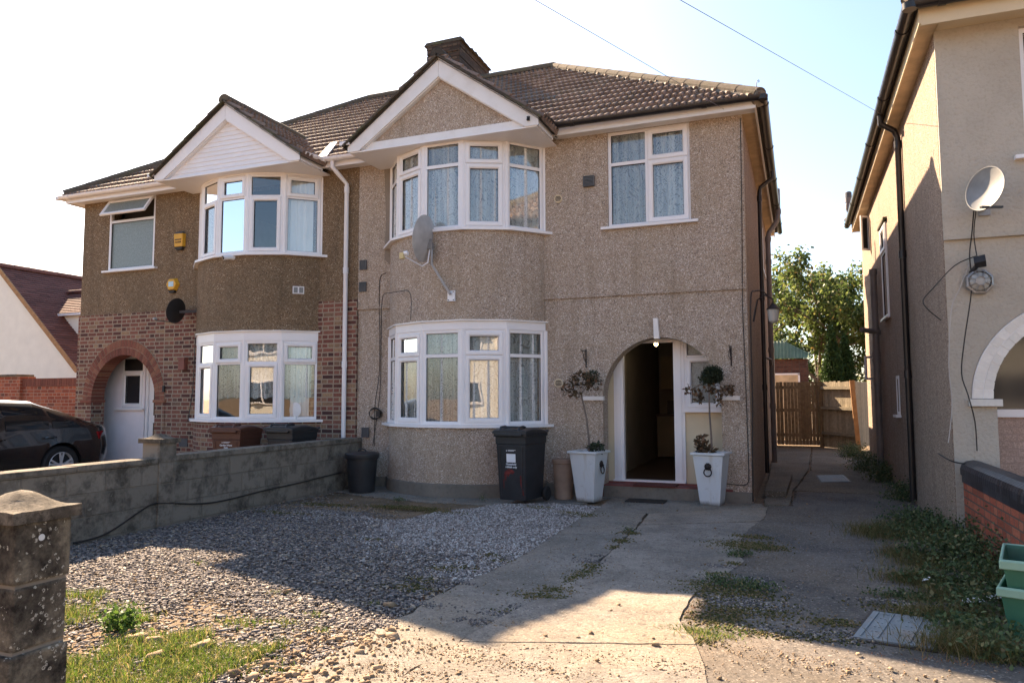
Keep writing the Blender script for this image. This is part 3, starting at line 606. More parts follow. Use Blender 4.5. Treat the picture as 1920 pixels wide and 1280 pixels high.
# ---- grass tufts
def blades(name, X, Y, h, w, mat, lean=.5, Z=None):
    n = len(X); th = rng.uniform(0, 2*np.pi, n); ln = rng.uniform(.1, 1, n)*lean*h; z0 = -.02 if Z is None else Z
    c, s = np.cos(th), np.sin(th); ph = rng.uniform(0, 2*np.pi, n); px, py = np.cos(ph)*w, np.sin(ph)*w
    zz = np.full(n, 0.)+z0; tz = z0+h*rng.uniform(.7, 1, n)
    V = np.stack([np.stack([X-px, Y-py, zz], -1), np.stack([X+px, Y+py, zz], -1), np.stack([X+px*.8+c*ln*.4, Y+py*.8+s*ln*.4, z0+h*.6], -1), np.stack([X-px*.8+c*ln*.4, Y-py*.8+s*ln*.4, z0+h*.6], -1),
        np.stack([X+px*.15+c*ln*1.1, Y+py*.15+s*ln*1.1, tz], -1), np.stack([X-px*.15+c*ln*1.1, Y-py*.15+s*ln*1.1, tz], -1)], 1).reshape(-1, 3)
    F = (np.array([(0, 1, 2, 3), (3, 2, 4, 5)])[None]+np.arange(n)[:, None, None]*6).reshape(-1, 4); o = big(name, V, F, np.repeat(rng.uniform(.02, 1, n), 6), mat); o['kind'] = 'stuff'; return o
def patch_px(spots, dens):
    X = []; Y = []
    for (u, v, rx, ry) in spots:
        p = atz(u, v); n = max(3, int(dens*rx*ry)); X.append(rng.normal(p.x, rx*.5, n)); Y.append(rng.normal(p.y, ry*.5, n))
    return np.concatenate(X), np.concatenate(Y)
n = 75000; X = rng.uniform(-4.6, -2.2, n); Y = rng.uniform(-8.3, -5.9, n); d = fbm(X, Y, 1.6, 5)*.35+fbm(X, Y, 5, 9)*.35; k = (Y < -6.85+.9*d+(X+3.4)*-.25) & (d+rng.normal(0, .2, n) > .02)
X, Y = X[k], Y[k]; blades('grass', X, Y, rng.uniform(.02, .09, len(X)), rng.uniform(.0015, .003, len(X)), K['grass'], 1.)
X, Y = patch_px([(150, 1140, .3, .12), (230, 1135, .25, .1), (450, 1165, .18, .1), (530, 1165, .15, .08), (600, 1180, .1, .06), (525, 1110, .08, .05), (470, 1245, .3, .15), (700, 1130, .08, .05), (370, 1055, .08, .05), (590, 1150, .1, .05)], 14000); blades('grass_tufts', X, Y, rng.uniform(.02, .05, len(X)), np.full(len(X), .002), K['grass'], .9)
sp = [(1010, 1116, .22, .1), (1040, 1104, .15, .1), (1098, 1073, .1, .16), (1110, 1060, .08, .1), (1165, 1012, .1, .12), (1180, 998, .12, .08), (1150, 1024, .06, .1), (960, 1146, .14, .05), (1070, 1085, .06, .12), (770, 1100, .22, .12), (800, 1085, .15, .1), (830, 1065, .15, .1), (870, 1062, .12, .08), (925, 1040, .12, .08), (940, 1050, .1, .06), (760, 950, .5, .14), (840, 960, .3, .1), (700, 1010, .15, .06), (1070, 960, .25, .1), (1010, 950, .2, .12), (1085, 965, .2, .1), (1350, 1075, .15, .08), (1400, 1020, .3, .22), (1430, 1025, .25, .12), (1410, 1005, .2, .1), (1340, 1095, .25, .15), (1370, 1110, .3, .2), (1390, 1140, .3, .2), (1340, 1160, .25, .15), (1450, 1185, .25, .1), (1565, 1165, .18, .1), (1580, 1195, .14, .1), (1700, 1150, .15, .08), (1375, 1055, .1, .06), (530, 960, .6, .12), (610, 945, .4, .1), (1720, 1140, .3, .1), (1300, 1200, .15, .06), (1240, 1200, .2, .03)]
X, Y = patch_px(sp, 30000); blades('moss_grass', X, Y, rng.uniform(.006, .03, len(X)), np.full(len(X), .0022), K['drygrass'], 1.3)
X, Y = patch_px([(a, b, c*1.15, d*1.15) for a, b, c, d in sp], 9000); chips('moss', X, Y, np.full(len(X), -.002), rng.uniform(.006, .02, len(X)), K['drygrass'], .6, .5)['kind'] = 'stuff'
sp2 = [(960, 1150, .28, .09), (930, 1168, .3, .08), (1000, 1140, .2, .08), (1100, 1050, .16, .08), (1120, 1040, .1, .06), (1010, 985, .25, .1), (1060, 965, .2, .08), (700, 1165, .3, .08), (780, 1130, .25, .08), (850, 1090, .25, .06), (1390, 1090, .3, .25), (1400, 1130, .3, .2), (1345, 1060, .15, .08), (1700, 1130, .35, .1), (1560, 1190, .2, .15), (1440, 1180, .25, .1), (620, 960, .9, .2), (560, 985, .6, .15)]
X, Y = patch_px(sp2, 9000); chips('crumbled_grit', X, Y, np.full(len(X), -.001), rng.uniform(.005, .022, len(X)), K['slate'], .6, .5)['kind'] = 'stuff'
X, Y = patch_px([(600, 950, .9, .25), (700, 975, .6, .2), (520, 975, .5, .2), (640, 1000, .5, .1)], 9000); chips('brown_chippings', X, Y, np.full(len(X), -.016), rng.uniform(.006, .026, len(X)), K['rubble'], .6, .5)['kind'] = 'stuff'
X, Y = patch_px([(1300, 1130, .22, .12), (1320, 1145, .22, .1), (1290, 1150, .12, .08), (140, 1150, .2, .08), (1790, 1240, .4, .1), (800, 1120, .15, .06)], 3500); blades('dead_grass', X, Y, rng.uniform(.012, .035, len(X)), np.full(len(X), .0025), K['rustgrass'], 1.2)
X, Y = patch_px([(1300, 1180, .16, .08), (1350, 1190, .2, .08), (1315, 1195, .14, .06), (1270, 1180, .15, .05), (1380, 1180, .15, .05)], 14000); blades('driveway_grass', X, Y, rng.uniform(.02, .05, len(X)), np.full(len(X), .003), K['grass'], 1.1)
# ---- leafy weeds
def leafball(name, blobs, n, size, mat, flat=.6, stuff=True, parent=None, feather=False):
    V = []; tot = sum(b[6] if len(b) > 6 else b[3]*b[4] for b in blobs)
    P = []
    for b in blobs:
        m = max(4, int(n*(b[6] if len(b) > 6 else b[3]*b[4])/tot)); d = rng.normal(size=(m, 3)); d /= np.linalg.norm(d, axis=1)[:, None]; r = rng.uniform(.35, 1, m)**.5
        g_ = rng.normal(size=(m, 3))*np.array([.55, .55, .5]); d = np.where(feather, g_, d*r[:, None]); q = d*np.array(b[3:6]); q[:, 2] = np.where(q[:, 2] < -b[5]*.6, -q[:, 2], q[:, 2]); P.append(q+np.array(b[:3]))
    P = np.concatenate(P); m = len(P); s = rng.uniform(.6, 1.3, m)*size; a = rng.normal(size=(m, 3)); a[:, 2] *= flat; a /= np.linalg.norm(a, axis=1)[:, None]
    nn = rng.normal(size=(m, 3))*.6; nn[:, 2] += 1; c = np.cross(a, nn); c /= np.linalg.norm(c, axis=1)[:, None]; up = np.cross(c, a)
    A = a*s[:, None]; Cc = c*(s*.32)[:, None]; q = np.stack([P, P+A*.45+Cc+up*(s*.08)[:, None], P+A, P+A*.45-Cc+up*(s*.08)[:, None]], 1).reshape(-1, 3)
    F = (np.array([(0, 1, 2, 3)])[None]+np.arange(m)[:, None, None]*4).reshape(-1, 4); o = big(name, q, F, np.repeat(rng.uniform(.02, 1, m), 4), mat, parent)
    if stuff: o['kind'] = 'stuff'
    return o
def wb(u, v, rx, ry, rz, z=None):
    p = atz(u, v); return (p.x, p.y, rz*.4 if z is None else z, rx, ry, rz)
leafball('weeds', [wb(1600, 855, .3, .5, .2), wb(1625, 880, .3, .5, .22), wb(1660, 900, .28, .5, .2), wb(1700, 935, .25, .4, .16), wb(1720, 985, .3, .35, .12), wb(1690, 1000, .2, .3, .06), wb(1760, 1010, .25, .3, .14), wb(1760, 1050, .3, .25, .15), wb(1800, 1060, .28, .25, .2), wb(1840, 1040, .25, .3, .22), wb(1860, 1080, .22, .25, .22), wb(1800, 1110, .25, .2, .15), wb(1830, 1150, .2, .2, .12), wb(1790, 1180, .15, .14, .06), wb(1850, 1200, .2, .15, .09), wb(1890, 1230, .2, .15, .07), wb(1740, 1090, .25, .15, .05), wb(1880, 1130, .2, .2, .18)], 24000, .034, K['weed'], .9, feather=True)
leafball('low_weeds', [wb(1700, 1120, .25, .12, .03), wb(1400, 1100, .2, .15, .03), wb(1345, 1090, .1, .1, .04), wb(1385, 1040, .12, .1, .03), wb(1180, 996, .07, .05, .03), wb(905, 938, .05, .05, .06), wb(748, 938, .1, .06, .03)], 2600, .022, K['weed'], .8, feather=True)
X, Y = patch_px([(1790, 1020, .3, .3), (1740, 1060, .3, .2), (1760, 1120, .2, .15), (1800, 1215, .3, .2), (1860, 1230, .3, .15), (1690, 1040, .2, .2), (1800, 990, .1, .25), (1880, 1090, .2, .2), (1750, 1000, .4, .4), (1720, 1090, .3, .2), (1650, 1000, .3, .4), (1780, 1160, .3, .2)], 14000); blades('straw_grass', X, Y, rng.uniform(.05, .16, len(X)), np.full(len(X), .002), K['drygrass'], 1.4)
pw = atz(225, 1180); wd = empty('leafy_weed', (pw.x, pw.y, 0)); tag(wd, 'bright green bushy weed growing in the slate chips beside the gate pillar', 'weed')
leafball('leaves', [(0, 0, .04, .10, .09, .075, 1)], 650, .032, K['brightweed'], 1.3, False, wd, True); mm = MB()
for i in range(6): mm.tube([(0, 0, -.02), (math.cos(i)*.05, math.sin(i)*.05, .08)], .003, 5)
mm.build('stem', K['bark_sm'], wd)

# ================================================================= houses
FRONT = Fr((0, 0, 0), (1, 0, 0), (0, -1, 0))
RZ, RY, EZ, EY = 8.42, 3.95, 5.50, -.27
pit = math.atan2(RZ-EZ, RY-EY); SLEN = math.hypot(RZ-EZ, RY-EY)
def hiproof(parent, xl, xr, hipL, hipR, yf, yb, ez, pitch, period=.102):
    """tiled roof over xl..xr; hip at an end or party wall"""
    half = (yb-yf)/2; rise = half*math.tan(pitch); sl = half/math.cos(pitch); run = lambda t: t*math.cos(pitch)
    U = Vector((0, math.cos(pitch), math.sin(pitch))); N = Vector((0, -math.sin(pitch), math.cos(pitch)))
    mb = MB(); W = xr-xl
    L = (lambda t: run(t)) if hipL else (lambda t: 0.); Rr = (lambda t: W-run(t)) if hipR else (lambda t: W)
    tiles(mb, (xl, yf, ez), (1, 0, 0), U, N, sl, L, Rr, period)
    tiles(mb, (xr, yb, ez), (-1, 0, 0), Vector((0, -U.y, U.z)), Vector((0, -N.y, N.z)), sl, (lambda t: run(t)) if hipR else (lambda t: 0.), (lambda t: W-run(t)) if hipL else (lambda t: W), period*2, seg=4)
    D = yb-yf
    if hipR: tiles(mb, (xr, yf, ez), (0, 1, 0), Vector((-U.y, 0, U.z)), Vector((U.z, 0, U.y)), sl, run, lambda t: D-run(t), period)
    if hipL: tiles(mb, (xl, yb, ez), (0, -1, 0), Vector((U.y, 0, U.z)), Vector((-U.z, 0, U.y)), sl, run, lambda t: D-run(t), period)
    roof = mb.build('roof', K['tile'], parent, fixn=False)
    # solid underlay
    u = MB(); ym = (yf+yb)/2; zt = ez+rise; a = xl+(half if hipL else 0); b = xr-(half if hipR else 0)
    P = [(xl, yf, ez), (xr, yf, ez), (xr, yb, ez), (xl, yb, ez), (a, ym, zt), (b, ym, zt)]
    P = [(x, y, z-.02) for x, y, z in P]
    u.add(P, [(0, 1, 5, 4), (2, 3, 4, 5), (1, 2, 5), (3, 0, 4), (0, 3, 2, 1)]); u.build('roof_deck', K['dark'], roof)
    r = MB(); ridge(r, (a, ym, zt+.03), (b, ym, zt+.03))
    if hipR: ridge(r, (xr-.02, yf+.02, ez+.05), (b, ym, zt+.03), .105, .42); mc = MB(); A_ = Vector((xr-.02, yf+.02, ez+.0)); B_ = Vector((b, ym, zt-.01)); mc.tube([A_.lerp(B_, i/30)+Vector((0, 0, random.uniform(-.012, .01))) for i in range(31)], .115, 8); mc.build('mortar_bed', K['cement'], roof); ridge(r, (xr-.02, yb-.02, ez+.05), (b, ym, zt+.03), .12)
    if hipL: ridge(r, (xl+.02, yf+.02, ez+.05), (a, ym, zt+.03), .12); ridge(r, (xl+.02, yb-.02, ez+.05), (a, ym, zt+.03), .12)
    r.build('ridge_tiles', K['ridge'], roof)
    return roof
def gable(parent, xc, yf, za, zf, hw, panel, white_clad=False):
    """front gable over a bay: roof, bargeboards, beam, panel, soffit"""
    yp = yf+.1; sl = math.hypot(hw, za-zf); U = Vector((hw, 0, za-zf)).normalized()
    top = MB(); T = sl+.06; yv = lambda z: EY+(z-EZ)/math.tan(pit)
    for sgn in (1, -1):
        Uv = Vector((-sgn*U.x, 0, U.z)); N = Vector((sgn*U.z, 0, U.x)); foot = Vector((xc+sgn*(hw+.06), yf-.04, zf+.02))
        L0 = 0.; f = lambda t: max(.1, yv(foot.z+t*U.z)-(yf-.04)+.25)
        if sgn > 0: tiles(top, foot, (0, 1, 0), Uv, N, T+.05, lambda t: 0., f)
        else:
            f2 = lambda t: -f(t); tiles(top, foot, (0, 1, 0), Uv, N, T+.05, lambda t: 0., f)
    r = top.build('gable_roof', K['tile'], parent, fixn=False)
    u = MB(); zb = zf-.0; zt = za+.0
    P = [(xc-hw-.05, yf-.03, zb), (xc+hw+.05, yf-.03, zb), (xc, yf-.03, zt), (xc-hw-.05, yv(zb)+.3, zb), (xc+hw+.05, yv(zb)+.3, zb), (xc, yv(zt)+.3, zt)]
    u.add(P, [(0, 2, 5, 3), (1, 4, 5, 2)]); u.build('roof_deck', K['dark'], r)
    v = MB()
    for sgn in (1, -1):      # cemented verge tiles edge
        a = Vector((xc+sgn*(hw+.06), yf-.03, zf+.04)); b = Vector((xc, yf-.03, za+.06)); n = 6
        for i in range(n): v.bar(a.lerp(b, i/n), a.lerp(b, (i+1.04)/n)+Vector((0, 0, -.012)), .08, .032, (0, 0, 1), random.uniform(.05, .95))
    v.build('verge_tiles', K['verge'], r)
    rd = MB(); ridge(rd, (xc, yf-.05, za+.07), (xc, yv(za)+.1, za+.07), .11); rd.build('ridge_tiles', K['ridge'] if white_clad else K['verge'], r)
    # bargeboards with vertical foot cut
    bd = .265
    for sgn in (1, -1):
        b = MB(); x1 = xc+sgn*hw; b.prism([(xc+sgn*.002, yf, za+.03), (x1, yf, zf+.06), (x1, yf, zf-.05), (x1-sgn*.2, yf, zf-.05), (xc+sgn*.002, yf, za-bd)], (0, .025, 0))
        b.prism([(xc+sgn*.002, yf+.026, za-bd+.02), (x1-sgn*.21, yf+.026, zf-.03), (x1-sgn*.25, yf+.026, zf-.03), (xc+sgn*.002, yf+.026, za-bd-.02)], (0, .08, 0))
        b.build('bargeboard', K['paintwhite'] if not white_clad else K['upvc'], parent)
    p = MB(); k = (za-zf)/hw; w2 = hw-.2
    if white_clad:
        nb = 11; H = za-zf-bd+.02
        for i in range(nb):
            z0 = zf-.04+H*i/nb; z1 = zf-.04+H*(i+1)/nb; a0 = w2*(1-(i/nb)); a1 = w2*(1-((i+1)/nb))
            p.hexa([(xc-a0, yp-.012, z0), (xc+a0, yp-.012, z0), (xc+a0, yp+.02, z0), (xc-a0, yp+.02, z0), (xc-a1, yp, z1), (xc+a1, yp, z1), (xc+a1, yp+.02, z1), (xc-a1, yp+.02, z1)])
        p.build('gable_cladding', K['upvc'], parent)
    else:
        p.prism([(xc-w2, yp, zf-.02), (xc+w2, yp, zf-.02), (xc, yp, za-bd+.03)], (0, .06, 0)); p.build('gable_panel', panel, parent)
        b = MB(); b.box(xc-w2-.0, xc+w2, yp-.035, yp+.02, zf-.055, zf+.085); b.build('gable_beam', K['paintwhite'], parent, bevel=.006)
    s = MB(); s.box(xc-hw+.03, xc+hw-.03, yf+.02, .0, zf-.065, zf-.045); s.build('soffit', K['upvc'], parent)
    for sgn in (1, -1):
        s = MB(); x = xc+sgn*hw; s.box(min(x, x-sgn*.025), max(x, x-sgn*.025), yf+.02, EY+.02, zf-.05, zf+.08); s.build('fascia', K['upvc'], parent)
    return r
def louvre(fr, a, b, w, h, mat, parent, proud=.03, n=9):
    m = MB(); fr.ring(m, a-w/2, a+w/2, b-h/2, b+h/2, .014, 0, proud, .004); fr.box(m, a-w/2+.01, a+w/2-.01, b-h/2+.01, b+h/2-.01, 0, .004)
    for i in range(n):
        z = b-h/2+.016+(h-.032)*(i+.5)/n; q = (h-.03)/n*.3; fr.box(m, a-w/2+.012, a+w/2-.012, z-q, z+q, .004, proud-.006)
    return m.build('vent', mat, parent)
def roundvent(fr, a, b, r, mat, parent):
    m = MB(); c = fr.p(a, b, 0); prof = [(r, 0), (r, .018), (r-.012, .022), (r-.018, .012), (r-.018, .0)]
    m.lathe([(x, -y) for x, y in prof], c, 20, 'y')
    for i in range(5):
        z = b-r*.6+r*1.2*i/4; hw = math.sqrt(max(.0001, (r-.014)**2-(z-b)**2)); fr.box(m, a-hw, a+hw, z-.004, z+.004, 0, .016)
    o = m.build('vent', mat, parent); g_ = MB()
    for i in range(4):
        z = b-r*.45+r*.9*i/3; hw = math.sqrt(max(.0001, (r-.02)**2-(z-b)**2)); fr.box(g_, a-hw, a+hw, z-.006, z+.006, .015, .019)
    g_.build('slots', K['blackprint'], o); return o
def curtain(name, pts_fn, z0, z1, mat, label, cat='net curtain', folds=9, amp=.032, n=140, wave=False):
    """pts_fn(t) -> (pos, normal)"""
    mb = MB(); vs = []; ph = random.random()*6
    for k, z in enumerate((z0, z1)):
        for i in range(n+1):
            t = i/n; p, nn = pts_fn(t); a = amp*(math.sin(t*folds*2*math.pi+ph)+.5*math.sin(t*folds*4.7*math.pi+1))*(1 if k == 0 else .6)
            zz = z+(.035*abs(math.sin(t*folds*4)) if wave and k == 0 else 0); q = Vector(p)+Vector(nn)*a; vs.append((q.x, q.y, zz))
    mb.add(vs, [(i, i+1, n+1+i+1, n+1+i) for i in range(n)]); o = mb.build(name, mat, None, smooth=True, recentre=False)
    # object origin at its base
    c = Vector(vs[0]); o.data.transform(Matrix.Translation(-c)); o.location = c; return tag(o, label, cat)
def baycurve(xc, a, p, ins):
    V = bayverts(xc, a-ins, p-ins, 40)
    def f(t):
        i = min(39, int(t*40)); w = t*40-i; q = V[i].lerp(V[i+1], w); return q, (q-Vector((xc, .3, 0))).normalized()
    return f

# ---------------------------------------------------- house with the open door
H = empty('semi_detached_house'); tag(H, 'pink-beige pebbledashed semi with an open front door under an arched porch', 'house', 'houses along the street')
X0, X1 = -6.295, 0.
MB_ = (-4.31, 1.36, .815); LB_ = (-8.435, 1.372, .69)
mb = MB()
ar = archpts(-1.218, .841, 1.42, .875, .0)
wall_panel(mb, FRONT, [(X0, 2.94), (X1, 2.94), (X1, 5.45), (X0, 5.45)], [rect(-1.941, -.728, 3.954, 5.405), rect(-5.45, -3.2, 3.98, 5.33)], .27)
w = mb.build('wall', K['peb_main'], H)
mb = MB(); FR2 = Fr((0, .018, 0), (1, 0, 0), (0, -1, 0))
outer = [(X0, -.05), (-2.059, -.05)]+ar[1:-1]+[(-.377, -.05), (X1, -.05), (X1, 2.936), (X0, 2.936)]
wall_panel(mb, FR2, outer, [rect(-5.45, -3.2, 1.05, 2.42)], .29)
mb.build('wall', K['peb_main'], H)
mb = MB(); mb.box(X0, X1-.002, -.012, .006, 2.925, 2.955); mb.build('string_course', K['peb_main'], H)
mb = MB(); mb.box(-.02, 0.003, .3, 8.25, -.05, 5.44); mb.box(-12.86, 0, 8.25, 8.27, -.05, 5.44); mb.build('wall', K['peb_right'], H)
baybody(*MB_, -.05, .995, K['peb_main'], H)
baybody(*MB_, 2.587, 3.925, K['peb_main'], H)
mb = MB(); V = bayverts(-4.31, 1.39, .845, 28)
for a, b in zip(V, V[1:]): mb.hexa([a*1+Vector((0, 0, -.05)), b+Vector((0, 0, -.05)), b+Vector((0, .06, -.05)), a+Vector((0, .06, -.05)), a+Vector((0, 0, .17)), b+Vector((0, 0, .17)), b+Vector((0, .06, .19)), a+Vector((0, .06, .19))])
mb.build('plinth', K['cement'], H)
for q in ((-2.93, -2.07, -.03, .01, -.05, .16), (-.37, .0, -.03, .01, -.05, .14), (-6.25, -5.7, -.03, .01, -.05, .15)): mb = MB(); mb.box(*q); mb.build('plinth', K['cement'], H)
# cement repair patches round the upper bay
mb = MB(); mb.prism([FRONT.p(*q) for q in [(-5.78, 3.75, -.001), (-5.62, 3.6, -.001), (-5.52, 3.85, -.001), (-5.56, 4.6, -.001), (-5.62, 5.35, -.001), (-5.8, 5.3, -.001), (-5.76, 4.4, -.001)]], (0, -.006, 0)); mb.build('cement_patch', K['patch'], H)
baywin(*MB_, 1.035, 2.058, 2.443, ['ff', 'ss', 'ff', 'ss', 'ff'], H, fascia=2.587, lab='curved ground floor bay window')
baywin(*MB_, 3.965, 4.945, 5.315, ['ff', 'ss', 'ff', 'ss', 'ff'], H, lab='curved upper bay window')
baybody(-4.31, 1.36, .815, 5.30, 5.36, K['upvc'], H, 'bay_head')
window(FRONT, -1.941, -.728, 3.954, 5.405, [(-1.941, -1.35, 4.912, 5.405, 'f'), (-1.941, -1.35, 3.954, 4.912, 'f'), (-1.35, -.728, 4.912, 5.405, 's'), (-1.35, -.728, 3.954, 4.912, 's')], H, rec=.03, label='upper window over the porch')
hiproof(H, -6.43, .28, False, True, EY, 8.52, EZ, pit)
gable(H, -4.31, -.93, 6.55, 5.36, 1.6, K['peb_main'])
gutter([(-2.66, -.92, 5.47), (-2.66, -.38, 5.5), (.30, -.335, 5.5), (.315, 8.55, 5.5)], .06, K['black_plastic'], H)
mb = MB(); mb.box(-2.72, .2, -.26, -.235, 5.37, 5.50); mb.build('fascia', K['paintwhite'], H)
mb = MB(); mb.box(.18, .2, -.235, 8.5, 5.37, 5.50); mb.build('fascia', K['paintwhite'], H)
mb = MB(); mb.box(-2.75, .18, -.235, -.0, 5.40, 5.42); mb.build('soffit', K['paintwhite'], H)
mb = MB(); mb.box(0, .18, 0.0, 8.5, 5.40, 5.42); mb.build('soffit', K['soffit'], H)
mb = MB()
for i in range(11): mb.box(-6.47-.47+(i % 2)*.012+.05, -6.47+.40-(i % 2)*.01, 3.5+(i % 3)*.008, 5.17, 8.0+i*.115, 8.0+i*.115+.112)
ch = mb.build('chimney', K['chimney'], H, bevel=.012)
mb = MB()
for i in range(8):
    y = 3.5+i*.21; mb.hexa([(-6.95, y, 9.26), (-6.0, y, 9.26), (-6.0, y+.2, 9.26), (-6.95, y+.2, 9.26), (-6.9, y+.01, 9.32+random.random()*.07), (-6.05, y+.01, 9.3+random.random()*.08), (-6.04, y+.18, 9.31+random.random()*.08), (-6.9, y+.18, 9.31+random.random()*.06)], random.random())
mb.build('chimney_flaunching', K['verge'], ch)
# porch
mb = MB(); mb.box(-2.8, -.0, .30, .33, -.05, .19); mb.box(-2.2, -.25, .0, .42, -.05, .17); mb.build('porch_floor', K['quarry'], H)
mb = MB(); mb.box(-2.059, -.377, -.004, .03, -.03, .155); mb.build('doorstep', K['cement'], H)
PF = Fr((0, .40, 0), (1, 0, 0), (0, -1, 0))
mb = MB(); wall_panel(mb, PF, rect(-2.35, -.1, .17, 2.6), [rect(-1.985, -.40, .172, 2.33)], .12); mb.build('porch_wall', K['cream_panel'], H)
mb = MB(); PF.box(mb, -.93, -.385, .172, 1.235, -.1, -.03); mb.build('porch_panel', K['cream_panel'], H)
mb = MB(); PF.box(mb, -1.985, -1.835, .172, 2.33, -.08, .01); PF.box(mb, -1.94, -1.88, .172, 2.33, .01, .025); PF.box(mb, -1.085, -.93, .172, 2.33, -.08, .01); PF.box(mb, -1.05, -.975, .172, 2.33, .01, .025); PF.box(mb, -1.835, -1.085, 2.245, 2.33, -.08, .01); mb.build('door_frame', K['upvc'], H)
mb = MB(); PF.box(mb, -2.0, -.93, .165, .21, -.1, .05); mb.build('threshold', K['upvc'], H, bevel=.004)
window(PF, -.93, -.385, 1.25, 2.33, [(-.93, -.385, 2.02, 2.33, 'f'), (-.93, -.385, 1.25, 2.02, 's')], H, rec=-.0, sill=(.02, .0), glassm='frosted', label='narrow sidelight window beside the door')
mb = MB(); mb.hexa([(-1.285, -.05, 2.27), (-1.205, -.05, 2.27), (-1.205, .02, 2.27), (-1.285, .02, 2.27), (-1.29, -.05, 2.565), (-1.225, -.05, 2.565), (-1.225, .02, 2.565), (-1.29, .02, 2.565)]); mb.build('keystone', K['paintwhite'], H, bevel=.004)
for a0, a1 in ((-2.375, -2.04), (-.40, -.125)): mb = MB(); mb.box(a0, a1, -.025, .05, 1.39, 1.45); mb.build('impost', K['paintwhite'], H, bevel=.004)
# interior of the hall
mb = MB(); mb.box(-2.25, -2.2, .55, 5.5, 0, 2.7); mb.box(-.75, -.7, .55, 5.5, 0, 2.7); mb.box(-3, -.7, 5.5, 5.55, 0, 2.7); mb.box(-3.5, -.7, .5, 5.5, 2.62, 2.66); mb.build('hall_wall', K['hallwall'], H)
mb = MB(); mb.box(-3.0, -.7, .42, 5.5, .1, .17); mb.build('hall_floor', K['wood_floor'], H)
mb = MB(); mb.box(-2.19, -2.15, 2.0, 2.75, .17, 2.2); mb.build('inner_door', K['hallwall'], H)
mb = MB(); mb.box(-6.2, -.02, 3.2, 3.22, 2.8, 5.4); mb.box(-6.2, -2.26, 3.2, 3.22, .0, 2.6); mb.box(-6.28, -6.2, .3, 3.2, 0, 5.4); mb.box(-6.28, -.02, .28, 8.2, 2.68, 2.78); mb.box(-6.28, -2.3, .3, 8.2, .0, .05); mb.box(-2.5, -2.44, .3, 3.2, 2.8, 5.4)
mb.box(-2.45, -2.3, .3, 3.2, .1, 2.6); mb.build('room', K['room'], H)
for c in [(-6.19, 3.684), (-6.195, 3.31), (-6.11, .867)]: louvre(FRONT, c[0], c[1], .135, .165, K['dark_vent'], H)
louvre(FRONT, -2.223, 4.682, .17, .16, K['dark_vent'], H, .06, 6)
roundvent(FRONT, -2.715, 4.47, .065, K['cream_panel'], H); roundvent(FR2, -2.739, 1.65, .07, K['cream_panel'], H)
mb = MB(); mb.box(-4.2, -.03, 8.3, 13.2, -.05, 2.66); mb.build('rear_extension', K['peb_right'], H)
# main house side pipes
def pipe(path, r, mat, parent, name='downpipe', col=None):
    m = MB(); m.tube(path, r, 12)
    for (i, f) in (col or []):
        a = Vector(path[i]); b = Vector(path[i+1]); p = a.lerp(b, f); d = (b-a).normalized(); m.tube([p-d*.05, p+d*.05], r*1.22, 12)
    return m.build(name, mat, parent, smooth=True)
pipe([(.31, 3.0, 5.42), (.31, 3.0, 5.3), (.10, 3.0, 5.15), (.08, 3.0, 5.05), (.08, 3.0, .12)], .036, K['black_plastic'], H, col=[(3, .02), (3, .38), (3, .7)])
pipe([(.33, 6.0, 5.9), (.33, 6.0, 5.35), (.3, 6.0, 5.2), (.13, 6.0, 4.95), (.11, 6.0, 4.8), (.11, 6.0, .05)], .055, K['grey_plastic'], H, 'soil_pipe', col=[(0, .9), (3, .9), (4, .1), (4, .5), (4, .75)])
pipe([(.11, 6.0, 2.1), (.11, 5.6, 2.2), (0, 5.5, 2.25)], .025, K['grey_plastic'], H, 'waste_pipe')
SIDE = Fr((0.003, 0, 0), (0, 1, 0), (1, 0, 0))
window(SIDE, 4.2, 5.2, 3.9, 4.9, [(4.2, 4.7, 3.9, 4.9, 'f'), (4.7, 5.2, 3.9, 4.9, 's')], H, rec=-.02, label='small side window above the alley')
settle(H, (-3.2, 4, 0))

